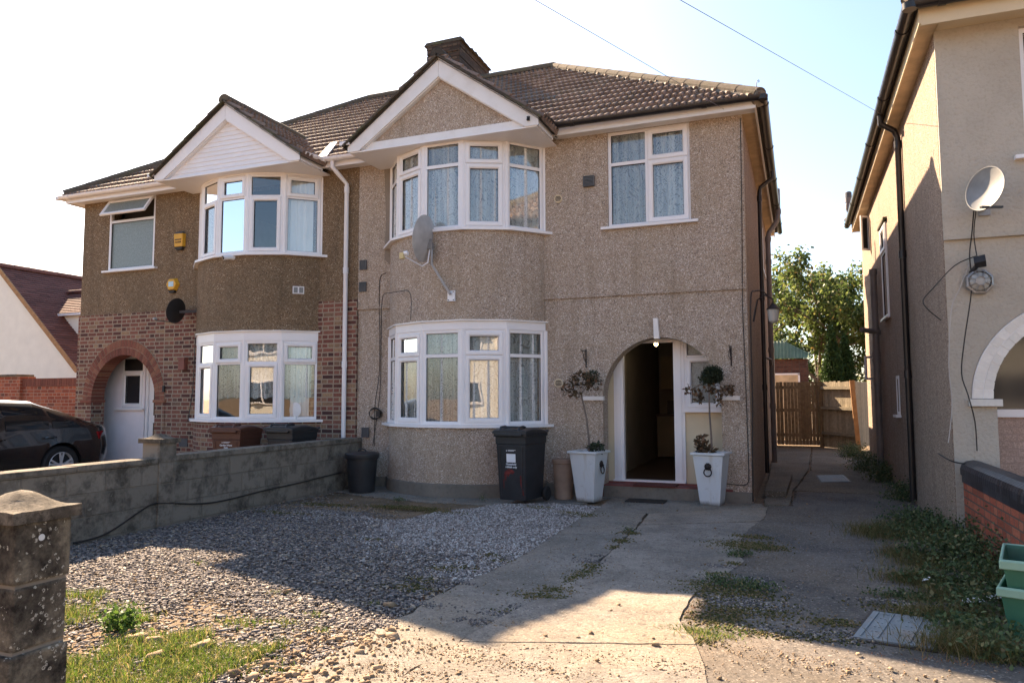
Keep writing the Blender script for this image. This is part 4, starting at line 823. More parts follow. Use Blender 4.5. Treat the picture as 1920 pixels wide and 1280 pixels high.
# ---------------------------------------------------- brick house on the left
B = empty('semi_detached_house'); tag(B, 'brown semi with a brick lower storey, brick arch and white clad gable', 'house', 'houses along the street')
mb = MB(); wall_panel(mb, FRONT, rect(-12.87, -6.30, 3.1, 5.45), [rect(-12.153, -10.941, 3.972, 5.406), rect(-9.6, -7.25, 3.93, 5.3)], .27); mb.build('wall', K['peb_left'], B)
mb = MB(); LF = Fr((0, -.022, 0), (1, 0, 0), (0, -1, 0)); lar = archpts(-11.598, 1.085, 1.416, 1.18, 0.)
wall_panel(mb, LF, [(-12.885, -.05), (-12.683, -.05)]+lar[1:-1]+[(-10.513, -.05), (-6.302, -.05), (-6.302, 3.1), (-12.885, 3.1)], [rect(-9.6, -7.25, 1.08, 2.4)], .3); mb.build('brick_wall', K['brick'], B)
def voussoirs(fr, xc, zs, r0, r1, rise0, rise1, c0, c1, n, mat, mort, parent, rings=2, legs=None):
    m = MB(); mo = MB(); gap = .010
    for k in range(rings):
        ra = r0+(r1-r0)*k/rings; rb = r0+(r1-r0)*(k+1)/rings-gap; ea = rise0+(rise1-rise0)*k/rings; eb = rise0+(rise1-rise0)*(k+1)/rings-gap; nn = n+k*2
        for i in range(nn):
            t0 = math.pi*i/nn+.005; t1 = math.pi*(i+1)/nn-.005
            q = [(xc-ra*math.cos(t0), zs+ea*math.sin(t0)), (xc-ra*math.cos(t1), zs+ea*math.sin(t1)), (xc-rb*math.cos(t1), zs+eb*math.sin(t1)), (xc-rb*math.cos(t0), zs+eb*math.sin(t0))]
            m.hexa([fr.p(a, b, c0) for a, b in q]+[fr.p(a, b, c1+random.uniform(-.002, .002)) for a, b in q], random.uniform(.03, 1))
    N = 40; P = [(xc-(r0+.004)*math.cos(math.pi*i/N), zs+(rise0+.004)*math.sin(math.pi*i/N)) for i in range(N+1)]; Q = [(xc-(r1-.002)*math.cos(math.pi*i/N), zs+(rise1-.002)*math.sin(math.pi*i/N)) for i in range(N+1)]
    for i in range(N): mo.hexa([fr.p(*P[i], c0+.01), fr.p(*P[i+1], c0+.01), fr.p(*Q[i+1], c0+.01), fr.p(*Q[i], c0+.01), fr.p(*P[i], c1-.006), fr.p(*P[i+1], c1-.006), fr.p(*Q[i+1], c1-.006), fr.p(*Q[i], c1-.006)])
    a = m.build('brick_arch', mat, parent); mo.build('arch_mortar', mort, a); return a
voussoirs(LF, -11.598, 1.416, .836, 1.083, .87, 1.178, -.28, .012, 38, K['arch_brick'], K['mortar'], B)
for s in (-1, 1): mb = MB(); mb.box(-11.598+min(s*.838, s*1.083), -11.598+max(s*.838, s*1.083), -.03, .27, -.05, 1.36); mb.build('arch_pier', K['brick'], B)
for s in (-1, 1): mb = MB(); mb.box(-11.598+min(s*.81, s*1.11), -11.598+max(s*.81, s*1.11), -.06, .27, 1.362, 1.414, random.random()); mb.build('impost', K['arch_brick'], B, bevel=.004)
mb = MB(); mb.box(-12.86, -12.84, .27, 8.25, -.05, 5.44); mb.build('wall', K['peb_left'], B)
mb = MB(); mb.box(-12.84, -10.3, .28, 1.3, 2.45, 2.47); mb.box(-10.42, -10.38, .28, .62, -.05, 2.45); mb.build('porch_ceiling', K['pinkrender'], B)
PL = Fr((0, .60, 0), (1, 0, 0), (0, -1, 0))
mb = MB(); wall_panel(mb, PL, rect(-13.0, -10.3, -.05, 2.5), [rect(-12.36, -11.76, 1.24, 2.3), rect(-11.72, -10.6, .0, 2.2)], .1); mb.build('porch_wall', K['pinkrender'], B)
window(PL, -12.36, -11.76, 1.24, 2.3, [(-12.36, -11.76, 1.98, 2.3, 'f'), (-12.36, -11.76, 1.24, 1.98, 's')], B, rec=-.0, glassm='darkglass', sill=(.12, .05), label='porch window in the white panel')
mb = MB(); PL.ring(mb, -11.70, -10.62, .02, 2.18, .07, -.08, .0); PL.box(mb, -11.63, -10.69, .09, 2.11, -.07, -.03); d = mb.build('door', K['upvc'], B)
for z0, z1 in ((.25, .95), (1.1, 1.95)): mb = MB(); PL.box(mb, -11.5, -10.82, z0, z1, -.032, -.024); mb.build('pane', K['darkglass'], d)
baybody(*LB_, -.05, 1.03, K['brick_uv'], B, uv=True)
baybody(*LB_, 2.587, 3.875, K['peb_left'], B, bulge=.0)
mb = MB(); V = bayverts(-8.435, 1.40, .718, 28); V2 = bayverts(-8.435, 1.35, .67, 28)
for a, b, c, e in zip(V, V[1:], V2[1:], V2): mb.hexa([a+Vector((0, 0, 2.588)), b+Vector((0, 0, 2.588)), c+Vector((0, 0, 2.588)), e+Vector((0, 0, 2.588)), a*1+Vector((0, 0, 2.60)), b+Vector((0, 0, 2.60)), c+Vector((0, 0, 2.72)), e+Vector((0, 0, 2.72))])
mb.build('bell_cast', K['peb_left'], B, smooth=True)
mb = MB(); mb.box(-7.1, -7.075, -.012, 0, 2.6, 3.9); mb.build('cement_fillet', K['patch'], B)
baywin(*LB_, 1.072, 2.034, 2.412, ['ff', 'fs', 'sf', 'fs', 'sf'], B, fascia=2.587, lab='ground floor bay window')
baywin(*LB_, 3.914, 4.903, 5.30, ['ff', 'fs', 'sf', 'fs', 'sf'], B, lab='upper bay window')
baybody(-8.435, 1.372, .69, 5.285, 5.34, K['upvc'], B, 'bay_head')
wi = window(FRONT, -12.153, -10.941, 3.972, 5.406, [(-12.153, -10.941, 4.96, 5.406, 'o'), (-12.153, -10.941, 3.972, 4.96, 'f')], B, rec=.0, glassm='frosted', label='frosted upper window with its top light propped open')
OA = Fr((0, 0, 0), (1, 0, 0), (0, -1, 0)); a0, a1 = -12.14, -10.955; th = R_(33); hz = 5.38; L = .40
class Tilt:
    def p(s, a, b, c=0.):   # b measured down from hinge
        return Vector((a, -.03-b*math.sin(th)-c*math.cos(th), hz-b*math.cos(th)+c*math.sin(th)))
    box = Fr.box; ring = Fr.ring
T = Tilt(); mb = MB(); T.ring(mb, a0, a1, 0, L, .06, -.02, .02); sh = mb.build('sash', K['upvc'], wi)
mb = MB(); mb.add([T.p(a0+.05, .05, 0), T.p(a1-.05, .05, 0), T.p(a1-.05, L-.05, 0), T.p(a0+.05, L-.05, 0)], [(0, 1, 2, 3)]); mb.build('pane', K['frosted'], wi)
mb = MB(); mb.box(-12.08, -11.0, .28, .3, 4.4, 5.42); mb.build('window_backing', K['dark'], B)
hiproof(B, -13.15, -6.43, True, False, EY, 8.52, EZ, pit)
gable(B, -8.45, -.88, 6.50, 5.38, 1.58, None, True)
gutter([(-13.19, 8.5, 5.5), (-13.19, -.335, 5.5), (-10.15, -.335, 5.5)], .06, K['upvc'], B)
gutter([(-6.84, -.86, 5.47), (-6.80, -.36, 5.5), (-5.93, -.34, 5.5)], .06, K['upvc'], B)
mb = MB(); mb.box(-10.18, -10.02, -.9, -.82, 5.41, 5.47); mb.build('gutter_end', K['upvc'], B)
mb = MB(); mb.box(-6.03, -5.86, -.98, -.88, 5.42, 5.48); mb.build('gutter_end', K['upvc'], B)
mb = MB(); mb.box(-13.06, -10.05, -.26, -.235, 5.37, 5.5); mb.build('fascia', K['upvc'], B)
mb = MB(); mb.box(-13.08, -13.06, -.26, 8.5, 5.37, 5.5); mb.build('fascia', K['upvc'], B)
mb = MB(); mb.box(-6.86, -5.9, -.26, -.235, 5.37, 5.5); mb.build('fascia', K['upvc'], B)
mb = MB(); mb.box(-13.06, -9.9, -.235, 0, 5.40, 5.42); mb.build('soffit', K['upvc'], B)
mb = MB(); mb.box(-13.06, -12.87, 0, 8.5, 5.4, 5.42); mb.build('soffit', K['upvc'], B)
mb = MB(); mb.box(-6.9, -5.85, -.235, 0, 5.40, 5.42); mb.build('soffit', K['upvc'], B)
mb = MB(); vy = lambda t: (-6.87+.62*t, -.36+1.1*t, 5.5+.76*t)
mb.prism([(-6.9, -.35, 5.52), (-6.72, -.35, 5.52), (-7.0, .35, 6.03), (-7.14, .35, 6.03)], (0, -.01, .02)); mb.build('valley_lining', K['upvc'], B)
mb = MB(); mb.box(-6.58, -6.50, -.12, -.04, 5.25, 5.32)
pipe([(-6.62, -.33, 5.46), (-6.62, -.33, 5.34), (-6.56, -.2, 5.22), (-6.50, -.07, 5.1), (-6.50, -.07, .1)], .038, K['white_plastic'], B, col=[(3, .02), (3, .3), (3, .62)])
mb = MB(); mb.box(-12.8, -6.35, 3.2, 3.22, 2.8, 5.4); mb.box(-12.8, -6.35, 3.2, 3.22, .0, 2.6); mb.box(-6.38, -6.33, .3, 3.2, 0, 5.4); mb.box(-12.83, -6.35, .62, 8.2, 2.68, 2.78); mb.box(-10.6, -10.5, .3, 3.2, 2.8, 5.4); mb.box(-10.3, -6.35, .3, 8.2, 0, .05); mb.box(-10.25, -10.2, .3, 3.2, 0, 2.6); mb.build('room', K['room'], B)
def proju(p):
    d = Vector(p)-CAM; return 960+FPX*d.dot(RT)/d.dot(FW)
Vb = bayverts(*LB_, 60); ib = min(range(20, 60), key=lambda i: abs(proju((Vb[i].x, Vb[i].y, 3.4))-560)); tv = (Vb[ib+1]-Vb[ib-1]).normalized(); nv = Vector((tv.y, -tv.x, 0)); zb_ = aty(560, 544, Vb[ib].y).z
VF = Fr(Vb[ib], tv, nv); vn = louvre(VF, 0, zb_, .19, .13, K['upvc'], B, .025, 2)
for a in (-.045, .045): mb = MB(); VF.box(mb, a-.032, a+.032, zb_-.045, zb_+.045, .015, .028); mb.build('grille', K['dishdark'], vn)
mb = MB(); louvre(LF, -10.03, .625, .2, .15, K['dark_vent'], B, .012, 5)
settle(B, (-9.6, 4, 0))

# ---------------------------------------------------- house on the right
Cc = empty('semi_detached_house'); tag(Cc, 'cream rendered house with a white brick arch and sandy pebbledash side wall', 'house', 'houses along the street')
HX, HY = 2.06, -2.06
RF = Fr((0, HY, 0), (1, 0, 0), (0, -1, 0)); RF2 = Fr((0, HY+.03, 0), (1, 0, 0), (0, -1, 0)); rar = archpts(3.222, .985, 1.41, .985, 0.)
mb = MB(); wall_panel(mb, RF, rect(HX, 8.6, 3.04, 5.24), [rect(2.80, 4.6, 3.81, 5.14)], .28); mb.build('wall', K['cream'], Cc)
mb = MB(); wall_panel(mb, RF2, [(HX+.003, -.05), (2.237, -.05)]+rar[1:-1]+[(4.207, -.05), (8.6, -.05), (8.6, 3.036), (HX+.003, 3.036)], [], .28); mb.build('wall', K['cream'], Cc)
mb = MB(); mb.box(HX-.001, 8.6, HY-.018, HY+.03, 3.02, 3.05); mb.build('string_course', K['cream'], Cc)
mb = MB(); mb.box(HX-.004, HX+.05, HY+.045, 7.6, -.05, 5.24); mb.box(HX, 8.6, 7.6, 7.65, -.05, 5.24); mb.build('side_wall', K['peb_right'], Cc)
voussoirs(RF2, 3.222, 1.41, .80, .983, .80, .983, -.26, .02, 30, K['white_brick'], K['paintwhite'], Cc, rings=2)
mb = MB(); mb.box(2.235, 2.45, HY+.03, HY+.3, -.05, 1.33); mb.build('arch_pier', K['cream'], Cc)
mb = MB(); mb.box(3.995, 4.21, HY+.03, HY+.3, -.05, 1.33); mb.build('arch_pier', K['cream'], Cc)
mb = MB(); mb.box(2.21, 2.49, HY-.03, HY+.3, 1.335, 1.405); mb.build('impost', K['white_brick'], Cc, bevel=.004)
mb = MB(); mb.box(3.97, 4.24, HY-.03, HY+.3, 1.335, 1.405); mb.build('impost', K['white_brick'], Cc, bevel=.004)
PR = Fr((0, HY+.42, 0), (1, 0, 0), (0, -1, 0)); mb = MB(); PR.box(mb, 2.1, 4.4, -.05, 1.22, -.1, 0); mb.build('porch_wall', K['pinkbrick'], Cc)
mb = MB(); PR.box(mb, 2.1, 4.4, 1.22, 1.3, -.06, .03); PR.box(mb, 2.1, 4.4, 2.2, 2.4, -.06, .03); PR.box(mb, 2.1, 2.16, 1.3, 2.2, -.06, .03); wd_ = mb.build('porch_window', K['upvc'], Cc); mb = MB(); PR.box(mb, 2.16, 4.4, 1.3, 2.2, -.04, -.03); mb.build('pane', K['darkglass'], wd_)
window(RF, 2.80, 4.6, 3.81, 5.14, [(2.80, 3.5, 4.75, 5.14, 'f'), (2.80, 3.5, 3.81, 4.75, 'f'), (3.5, 4.6, 4.75, 5.14, 's'), (3.5, 4.6, 3.81, 4.75, 's')], Cc, rec=.05, label='upper window of the cream wall')
hiproof(Cc, 1.80, 9.2, True, False, -2.42, 7.9, 5.42, R_(33), .15)
gutter([(1.79, 7.9, 5.38), (1.79, -2.46, 5.38), (9, -2.46, 5.38)], .065, K['black_plastic'], Cc)
mb = MB(); mb.box(1.90, 9, -2.36, -2.335, 5.18, 5.36); mb.box(1.88, 1.9, -2.36, 7.9, 5.2, 5.36); mb.build('fascia', K['cream_panel'], Cc)
mb = MB(); mb.box(1.90, HX, -2.33, 7.9, 5.215, 5.235); mb.build('soffit', K['soffit'], Cc)
mb = MB(); mb.box(HX+.01, 9, -2.33, HY, 5.23, 5.25); mb.build('soffit', K['cream_panel'], Cc)
pipe([(1.80, .55, 5.33), (1.80, .55, 5.2), (1.97, .6, 5.1), (2.01, .62, 5.0), (2.01, .62, .05)], .04, K['black_plastic'], Cc, col=[(3, .02), (3, .33), (3, .66)])
pipe([(1.97, 4.3, 3.75), (1.97, 4.3, .05)], .058, K['grey_plastic'], Cc, 'soil_pipe', col=[(0, .01), (0, .3), (0, .42), (0, .45)])
pipe([(2.05, 4.3, 2.6), (1.9, 4.25, 2.62), (1.72, 4.1, 2.64)], .045, K['grey_plastic'], Cc, 'waste_pipe')
pipe([(2.0, 4.6, 3.6), (2.0, 4.6, .4)], .02, K['grey_plastic'], Cc, 'waste_pipe')
vq = Vector(aty(1592, 400, 7.3)); vtop = Vector(aty(1591, 372, 7.3)).z
pipe([(2.05, 7.3, vq.z), (vq.x+.1, 7.3, vq.z-.02), (vq.x, 7.3, vq.z+.06), (vq.x, 7.3, vtop)], .06, K['grey_plastic'], Cc, 'vent_pipe', col=[(2, .3), (2, .85)])
mb = MB(); mb.lathe([(.07, vtop), (.07, vtop+.13), (.05, vtop+.15)], (vq.x, 7.3, 0), 12)
mb.build('vent_cowl', K['dark_vent'], Cc)
RS = Fr((HX-.004, 0, 0), (0, -1, 0), (-1, 0, 0))
wi = window(RS, -3.45, -2.75, 2.75, 4.3, [(-3.45, -2.75, 3.85, 4.3, 's'), (-3.45, -2.75, 2.75, 3.85, 'f')], Cc, rec=-.03, sill=(.08, .08), label='tall side window beside the downpipe')
mb = MB(); RS.box(mb, -3.6, -2.65, 4.32, 4.36, .0, .06); mb.build('tile_hood', K['verge'], Cc)
mb = MB(); c = Vector((HX-.02, 5.6, 0)); d = Vector((-.45, -.35, 0)).normalized()
CF = Fr(c, d, (d.y, -d.x, 0)); CF.ring(mb, 0, .2, 4.35, 5.05, .035, -.02, .02); cw2 = mb.build('open_casement', K['upvc'], Cc); mb = MB(); CF.box(mb, .03, .17, 4.38, 5.02, -.004, .004); mb.build('pane', K['darkglass'], cw2)
mb = MB(); c = Vector((HX-.02, 5.2, 0)); CF = Fr(c, Vector((-.4, -.6, 0)).normalized(), (-.8, .5, 0)); CF.ring(mb, 0, .4, 1.75, 2.2, .04, -.02, .02); mb.build('open_casement', K['upvc'], Cc)
window(RS, -2.25, -1.95, 1.15, 1.75, [(-2.25, -1.95, 1.15, 1.75, 'f')], Cc, rec=-.015, sill=(.06, .06), label='tiny side window low on the wall')
settle(Cc, (5, 2.5, 0))

# ---------------------------------------------------- curtains
c1 = curtain('net_curtain', baycurve(*MB_, .09), 1.06, 2.44, K['lace'], 'patterned lace net curtain behind the ground floor bay beside the open porch', folds=13)
curtain('net_curtain', baycurve(*MB_, .09), 3.99, 5.31, K['lace'], 'patterned lace net curtain behind the upper bay under the pebbledashed gable', folds=13)
curtain('net_curtain', lambda t: (Vector((-1.93+1.19*t, .11, 0)), (0, 1, 0)), 3.97, 5.40, K['lace'], 'patterned lace net curtain in the window above the arched porch', folds=6)
curtain('net_curtain', baycurve(*LB_, .10), 1.42, 2.40, K['lace'], 'short scalloped lace curtain in the bay above the wheelie bins', folds=13, wave=True)
curtain('curtain', lambda t: (Vector((-7.62+.42*t, -.34+.3*t, 0)), (0, 1, 0)), 3.95, 5.29, K['voile'], 'plain white curtain drawn at the right end of the upper brick house bay', 'curtain', folds=4, amp=.02, n=40)
curtain('curtain', lambda t: (Vector((-7.45+.25*t, -.25+.18*t, 0)), (0, 1, 0)), 1.08, 2.40, K['voile'], 'plain white curtain at the right end of the bay above the black bin', 'curtain', folds=3, amp=.02, n=40)

# ================================================================= things
# ---- boundary wall and piers
bw = empty('boundary_wall'); tag(bw, 'weathered grey concrete block wall dividing the two front gardens', 'garden wall')
WX = -6.17
mb = MB(); mb.box(WX-.2, WX, -10.6, -4.19, -.05, .70); mb.box(WX-.2, WX, -3.95, -.02, -.05, .715); mb.build('block_wall', K['blockwall'], bw)
mb = MB()
y = -10.6
while y < -4.2:
    y2 = min(y+.9, -4.195); mb.box(WX-.225, WX+.02, y, y2-.006, .70, .765+random.uniform(-.004, .004)); y = y2
mb.build('coping', K['blockwall'], bw, bevel=.008)
mb = MB(); y = -3.945
while y < -.06:
    y2 = min(y+.9, -.04); mb.box(WX-.225, WX+.02, y, y2-.006, .715, .783+random.uniform(-.004, .004)); y = y2
mb.build('coping', K['blockwall'], bw, bevel=.008)
mb = MB(); mb.box(-6.41, -6.145, -4.19, -3.95, -.05, .93); mb.build('pier', K['blockwall'], bw, bevel=.006)
def pyramid_cap(x0, x1, y0, y1, z, h, rise, mat, parent, name='pier_cap'):
    n = 8; vs = []; fs = []; P = [(x0, y0), (x1, y0), (x1, y1), (x0, y1)]
    mb = MB(); bm_v = []
    for j in range(n+1):
        for i in range(n+1):
            u, v = i/n, j/n; x = x0+(x1-x0)*u; yy = y0+(y1-y0)*v; d = max(abs(u-.5), abs(v-.5))+math.hypot(u-.5, v-.5); f = max(0, 1-d)
            bm_v.append((x, yy, z+h+rise*(.5-.5*math.cos(math.pi*min(1, f*1.05)))+random.uniform(-.002, .002)))
    fs = [(j*(n+1)+i, j*(n+1)+i+1, (j+1)*(n+1)+i+1, (j+1)*(n+1)+i) for j in range(n) for i in range(n)]
    mb.add(bm_v, fs); b = [(x0, y0, z), (x1, y0, z), (x1, y1, z), (x0, y1, z)]; B0 = len(mb.v); mb.v += b; mb.r += [0]*4; mb.f.append((B0, B0+1, B0+2, B0+3)[::-1])
    ed = [[i for i in range(n+1)], [i*(n+1)+n for i in range(n+1)], [n*(n+1)+n-i for i in range(n+1)], [(n-i)*(n+1) for i in range(n+1)]]
    for k in range(4): mb.f.append(tuple([B0+k, B0+(k+1) % 4]+list(reversed(ed[k]))))
    return mb.build(name, mat, parent, smooth=True)
pyramid_cap(-6.445, -6.11, -4.225, -3.92, .93, .05, .055, K['capstone'], bw)
settle(bw, (WX-.1, -5, 0))
gp = empty('gate_pillar'); tag(gp, 'lichen-spotted stone gate pillar with a pyramid cap in the left foreground', 'gate pillar')
PX0, PX1, PY0, PY1 = -2.42, -2.15, -8.59, -8.365
mb = MB(); zs = [(-.05, .225), (.235, .472), (.482, .722), (.732, .97)]
for i, (z0, z1) in enumerate(zs): j = [.0, .008, -.004, .004][i]; mb.box(PX0-j, PX1+j*.5, PY0-j, PY1+j, z0, z1)
mb.build('pillar_block', K['pillar'], gp, bevel=.012); mb = MB(); mb.box(PX0+.008, PX1-.008, PY0+.008, PY1-.008, -.05, .97); mb.build('mortar_joint', K['cement'], gp)
pyramid_cap(PX0-.04, PX1+.022, PY0-.03, PY1+.028, .965, .045, .065, K['capstone'], gp)
mb = MB(); mb.lathe([(.014, 0), (.013, .004)], (-2.151, -8.49, .90), 14, 'x'); mb.build('lichen_spot', K['planter'], gp)
settle(gp, (-2.28, -8.48, 0))
# ---- brick garden wall on the right
gw = empty('garden_wall'); tag(gw, 'low red brick wall with a blue-black bullnose coping at the right edge', 'garden wall')
mb = MB(); mb.box(2.12, 2.33, -5.4, HY-.0-.02, -.05, .585); mb.build('brick_wall', K['redbrick'], gw)
mb = MB()
y = -5.4; i = 0
while y < -2.1:
    mb.box(2.117, 2.335, y, y+.2225, .587, .655, random.random()); y += .2255
y = -5.4
while y < -2.09:
    n = 6; pr = [(2.105, .66), (2.105, .72)]+[(2.225-.12*math.cos(math.pi*k/n), .72+.085*math.sin(math.pi*k/n)) for k in range(n+1)]+[(2.345, .66)]
    mb.prism([(a, y, b) for a, b in pr], (0, .072, 0), random.uniform(.02, 1)); y += .0765
mb.build('coping', K['bluebrick'], gw); settle(gw, (2.22, -3.7, 0))

# ---- wheelie bins
def make_bin(body_m, lid_m, label, group=None, w=.50, d=.60, h=.98):
    t = empty('wheelie_bin'); tag(t, label, 'wheelie bin', group)
    mb = MB(); b = .82
    for (z0, z1, s0, s1) in ((.05, .80, .84, .97), (.80, h-.05, 1.0, 1.01)):
        P = [(x*w/2*s, y*d/2*s, z) for z, s in ((z0, s0), (z1, s1)) for x, y in ((-1, -1), (1, -1), (1, 1), (-1, 1))]; mb.hexa(P)
    mb.box(-w/2-.02, w/2+.02, -d/2-.02, d/2+.01, h-.085, h-.04)
    for sx in (-1, 1): mb.hexa([(sx*w/2*.62, -d/2*.86-.004, .1), (sx*w/2*.70, -d/2*.86-.004, .1), (sx*w/2*.70, -d/2*.8, .1), (sx*w/2*.62, -d/2*.8, .1), (sx*w/2*.72, -d/2*.975-.006, .78), (sx*w/2*.80, -d/2*.975-.006, .78), (sx*w/2*.8, -d/2*.9, .78), (sx*w/2*.72, -d/2*.9, .78)])
    body = mb.build('body', body_m, t, bevel=.012)
    mb = MB(); n = 6; vs = []
    for j in range(n+1):
        v = j/n; y = -d/2-.045+(d+.05)*v; z = h-.038+.055*math.sin(math.pi*min(1, .16+v*.8)); ww = w/2+.03
        vs += [(-ww, y, h-.04), (-ww, y, z), (-ww*.86, y, z+.022), (ww*.86, y, z+.022), (ww, y, z), (ww, y, h-.04)]
    fs = [(j*6+i, j*6+i+1, (j+1)*6+i+1, (j+1)*6+i) for j in range(n) for i in range(5)]+[tuple(range(6)), tuple(n*6+i for i in range(6))[::-1]]
    mb.add(vs, fs); mb.box(-w*.42, w*.42, -d/2-.055, -d/2-.02, h-.07, h-.03); lid = mb.build('lid', lid_m, t, bevel=.008, smooth=True)
    mb = MB()
    for sx in (-1, 1): mb.tube([(sx*w*.3, -d/2-.03, h), (sx*w*.3, -d/2-.01, h+.045), (sx*w*.3, -d/2+.10, h+.055), (sx*w*.3, -d/2+.16, h+.04)], .017, 8)
    mb.tube([(-w*.32, -d/2+.02, h+.05), (w*.32, -d/2+.02, h+.05)], .014, 8); mb.build('handle', lid_m, lid)
    mb = MB(); mb.tube([(-w/2, d/2+.06, h-.02), (w/2, d/2+.06, h-.02)], .016, 8)
    for sx in (-1, 1): mb.tube([(sx*w*.4, d/2-.02, h-.07), (sx*w*.4, d/2+.06, h-.02)], .014, 6)
    mb.build('handle', body_m, t)
    for sx in (-1, 1):
        mb = MB(); mb.lathe([(.045, -.026), (.09, -.026), (.1, -.014), (.1, .014), (.09, .026), (.045, .026)], (sx*(w/2+.01), d/2*.92, .10), 24, 'x'); wh = mb.build('wheel', K['rubber'], t, smooth=True)
        mb = MB(); mb.lathe([(.046, -.02), (.05, .0), (.046, .02)], (sx*(w/2+.01), d/2*.92, .10), 16, 'x'); mb.build('hub', K['dark_vent'], wh)
    mb = MB(); mb.tube([(-w/2-.02, d/2*.92, .10), (w/2+.02, d/2*.92, .10)], .012, 8); mb.build('axle', K['galv'], t)
    return t
def text(s, size, parent, pos, rot, mat, name='lettering', ext=.001, align='CENTER', bold=0.):
    cu = bpy.data.curves.new(name, 'FONT'); cu.body = s; cu.size = size; cu.extrude = ext; cu.align_x = align; cu.align_y = 'CENTER'; cu.offset = bold
    o = bpy.data.objects.new(name+'_c', cu); dg = bpy.context.evaluated_depsgraph_get(); me = bpy.data.meshes.new_from_object(o); bpy.data.objects.remove(o)
    o = bpy.data.objects.new(name, me); me.materials.clear(); me.materials.append(mat); COL.objects.link(o); o.parent = parent; o.location = pos; o.rotation_euler = rot; return o
def bin_label(t, l1, l2, d=.60, top=True, h0=.62, order=0):
    """print on the front face"""
    yf = -d/2*.955-.006; tilt = R_(90)-math.atan((.97-.84)*d/2/.75)
    def at(z): s = .84+(z-.05)/.75*.13; return -d/2*s-.004
    mb = MB()
    z = h0+.09
    mb.add([(-.075, at(z), z), (-.055, at(z), z), (-.065, at(z+.018), z+.018)], [(0, 1, 2)])
    for i, (a, b) in enumerate(((-.045, .075), (-.045, .05))): zz = z+.012-i*.011; mb.add([(a, at(zz), zz), (b, at(zz), zz), (b, at(zz+.006), zz+.006), (a, at(zz+.006), zz+.006)], [(0, 1, 2, 3)])
    mb.build('printed_logo', K['lettering'], t)
    zl = h0+(0 if not order else -.10); mb = MB(); mb.hexa([(-.07, at(zl-.06)-.001, zl-.06), (.07, at(zl-.06)-.001, zl-.06), (.07, at(zl-.06)+.01, zl-.06), (-.07, at(zl-.06)+.01, zl-.06), (-.07, at(zl+.055)-.001, zl+.055), (.07, at(zl+.055)-.001, zl+.055), (.07, at(zl+.055)+.01, zl+.055), (-.07, at(zl+.055)+.01, zl+.055)]); mb.build('sticker', K['lettering'], t)
    zt = h0-.085 if not order else h0+.055
    text(l1, .036, t, (0, at(zt)-.001, zt), (tilt, 0, 0), K['lettering'], bold=.0008); text(l2, .036, t, (0, at(zt-.038)-.001, zt-.038), (tilt, 0, 0), K['lettering'], bold=.0008)
b1 = make_bin(K['binblack'], K['binblack'], 'black wheelie bin with a white sticker standing below the pebbledashed bay', w=.475, d=.60, h=.985); bin_label(b1, 'Household', 'rubbish only')
mb = MB()
def at1(z): return -.3*(.84+(z-.05)/.75*.13)-.0035
for q in [[(-.10, .44), (-.04, .47), (.02, .46), (.05, .43), (.02, .40), (-.02, .41), (-.05, .36), (-.075, .40), (-.09, .30), (-.12, .38)], [(.13, .38), (.15, .39), (.16, .25), (.19, .12), (.165, .13), (.15, .22), (.135, .27)], [(-.13, .33), (-.115, .33), (-.12, .20), (-.13, .22)]]:
    mb.prism([(x, at1(z), z) for x, z in q], (0, .003, 0))
mb.build('red_stain', K['redsplash'], b1)
b1.location = (-2.99, -.93, 0); b1.rotation_euler = (0, 0, R_(-9))
b2 = make_bin(K['binbrown'], K['binbrown'], 'brown garden waste wheelie bin in front of the brick bay behind the wall', 'bins behind the boundary wall'); bin_label(b2, 'Garden Waste', 'Only', h0=.66, order=1); b2.location = (-7.68, -1.25, 0); b2.rotation_euler = (0, 0, R_(8))
b3 = make_bin(K['binblack'], K['binblack'], 'black wheelie bin beside the brown bin behind the grey block wall', 'bins behind the boundary wall'); bin_label(b3, 'Household', 'rubbish only', h0=.55); b3.location = (-6.83, -.98, 0); b3.rotation_euler = (0, 0, R_(-2))
# round black bin
t = empty('dustbin'); tag(t, 'round black plastic dustbin in the corner between the block wall and the bay', 'dustbin')
mb = MB(); mb.lathe([(.195, 0), (.20, .02), (.235, .50), (.25, .505), (.25, .53), (.232, .535)], n=40); mb.build('body', K['binblack'], t, smooth=True)
mb = MB(); mb.lathe([(.262, .52), (.268, .535), (.265, .585), (.25, .60), (.16, .615), (.02, .62)], n=40); l = mb.build('lid', K['binblack'], t, smooth=True)
mb = MB(); mb.tube([(-.07, 0, .61), (-.06, 0, .645), (0, 0, .66), (.06, 0, .645), (.07, 0, .61)], .011, 8); mb.build('handle', K['binblack'], l); t.location = (-5.72, -.70, -.01)
# clay pot behind planter
t = MB(); t.lathe([(.125, 0), (.13, .02), (.15, .50), (.165, .51), (.165, .56), (.15, .565), (.14, .5)], n=28); tag(t.build('tall_pot', K['potclay'], None, smooth=True), 'tall faded clay pot half hidden behind the left white planter', 'pot')
bpy.data.objects['tall_pot'].location = (-2.56, -.36, -.01)
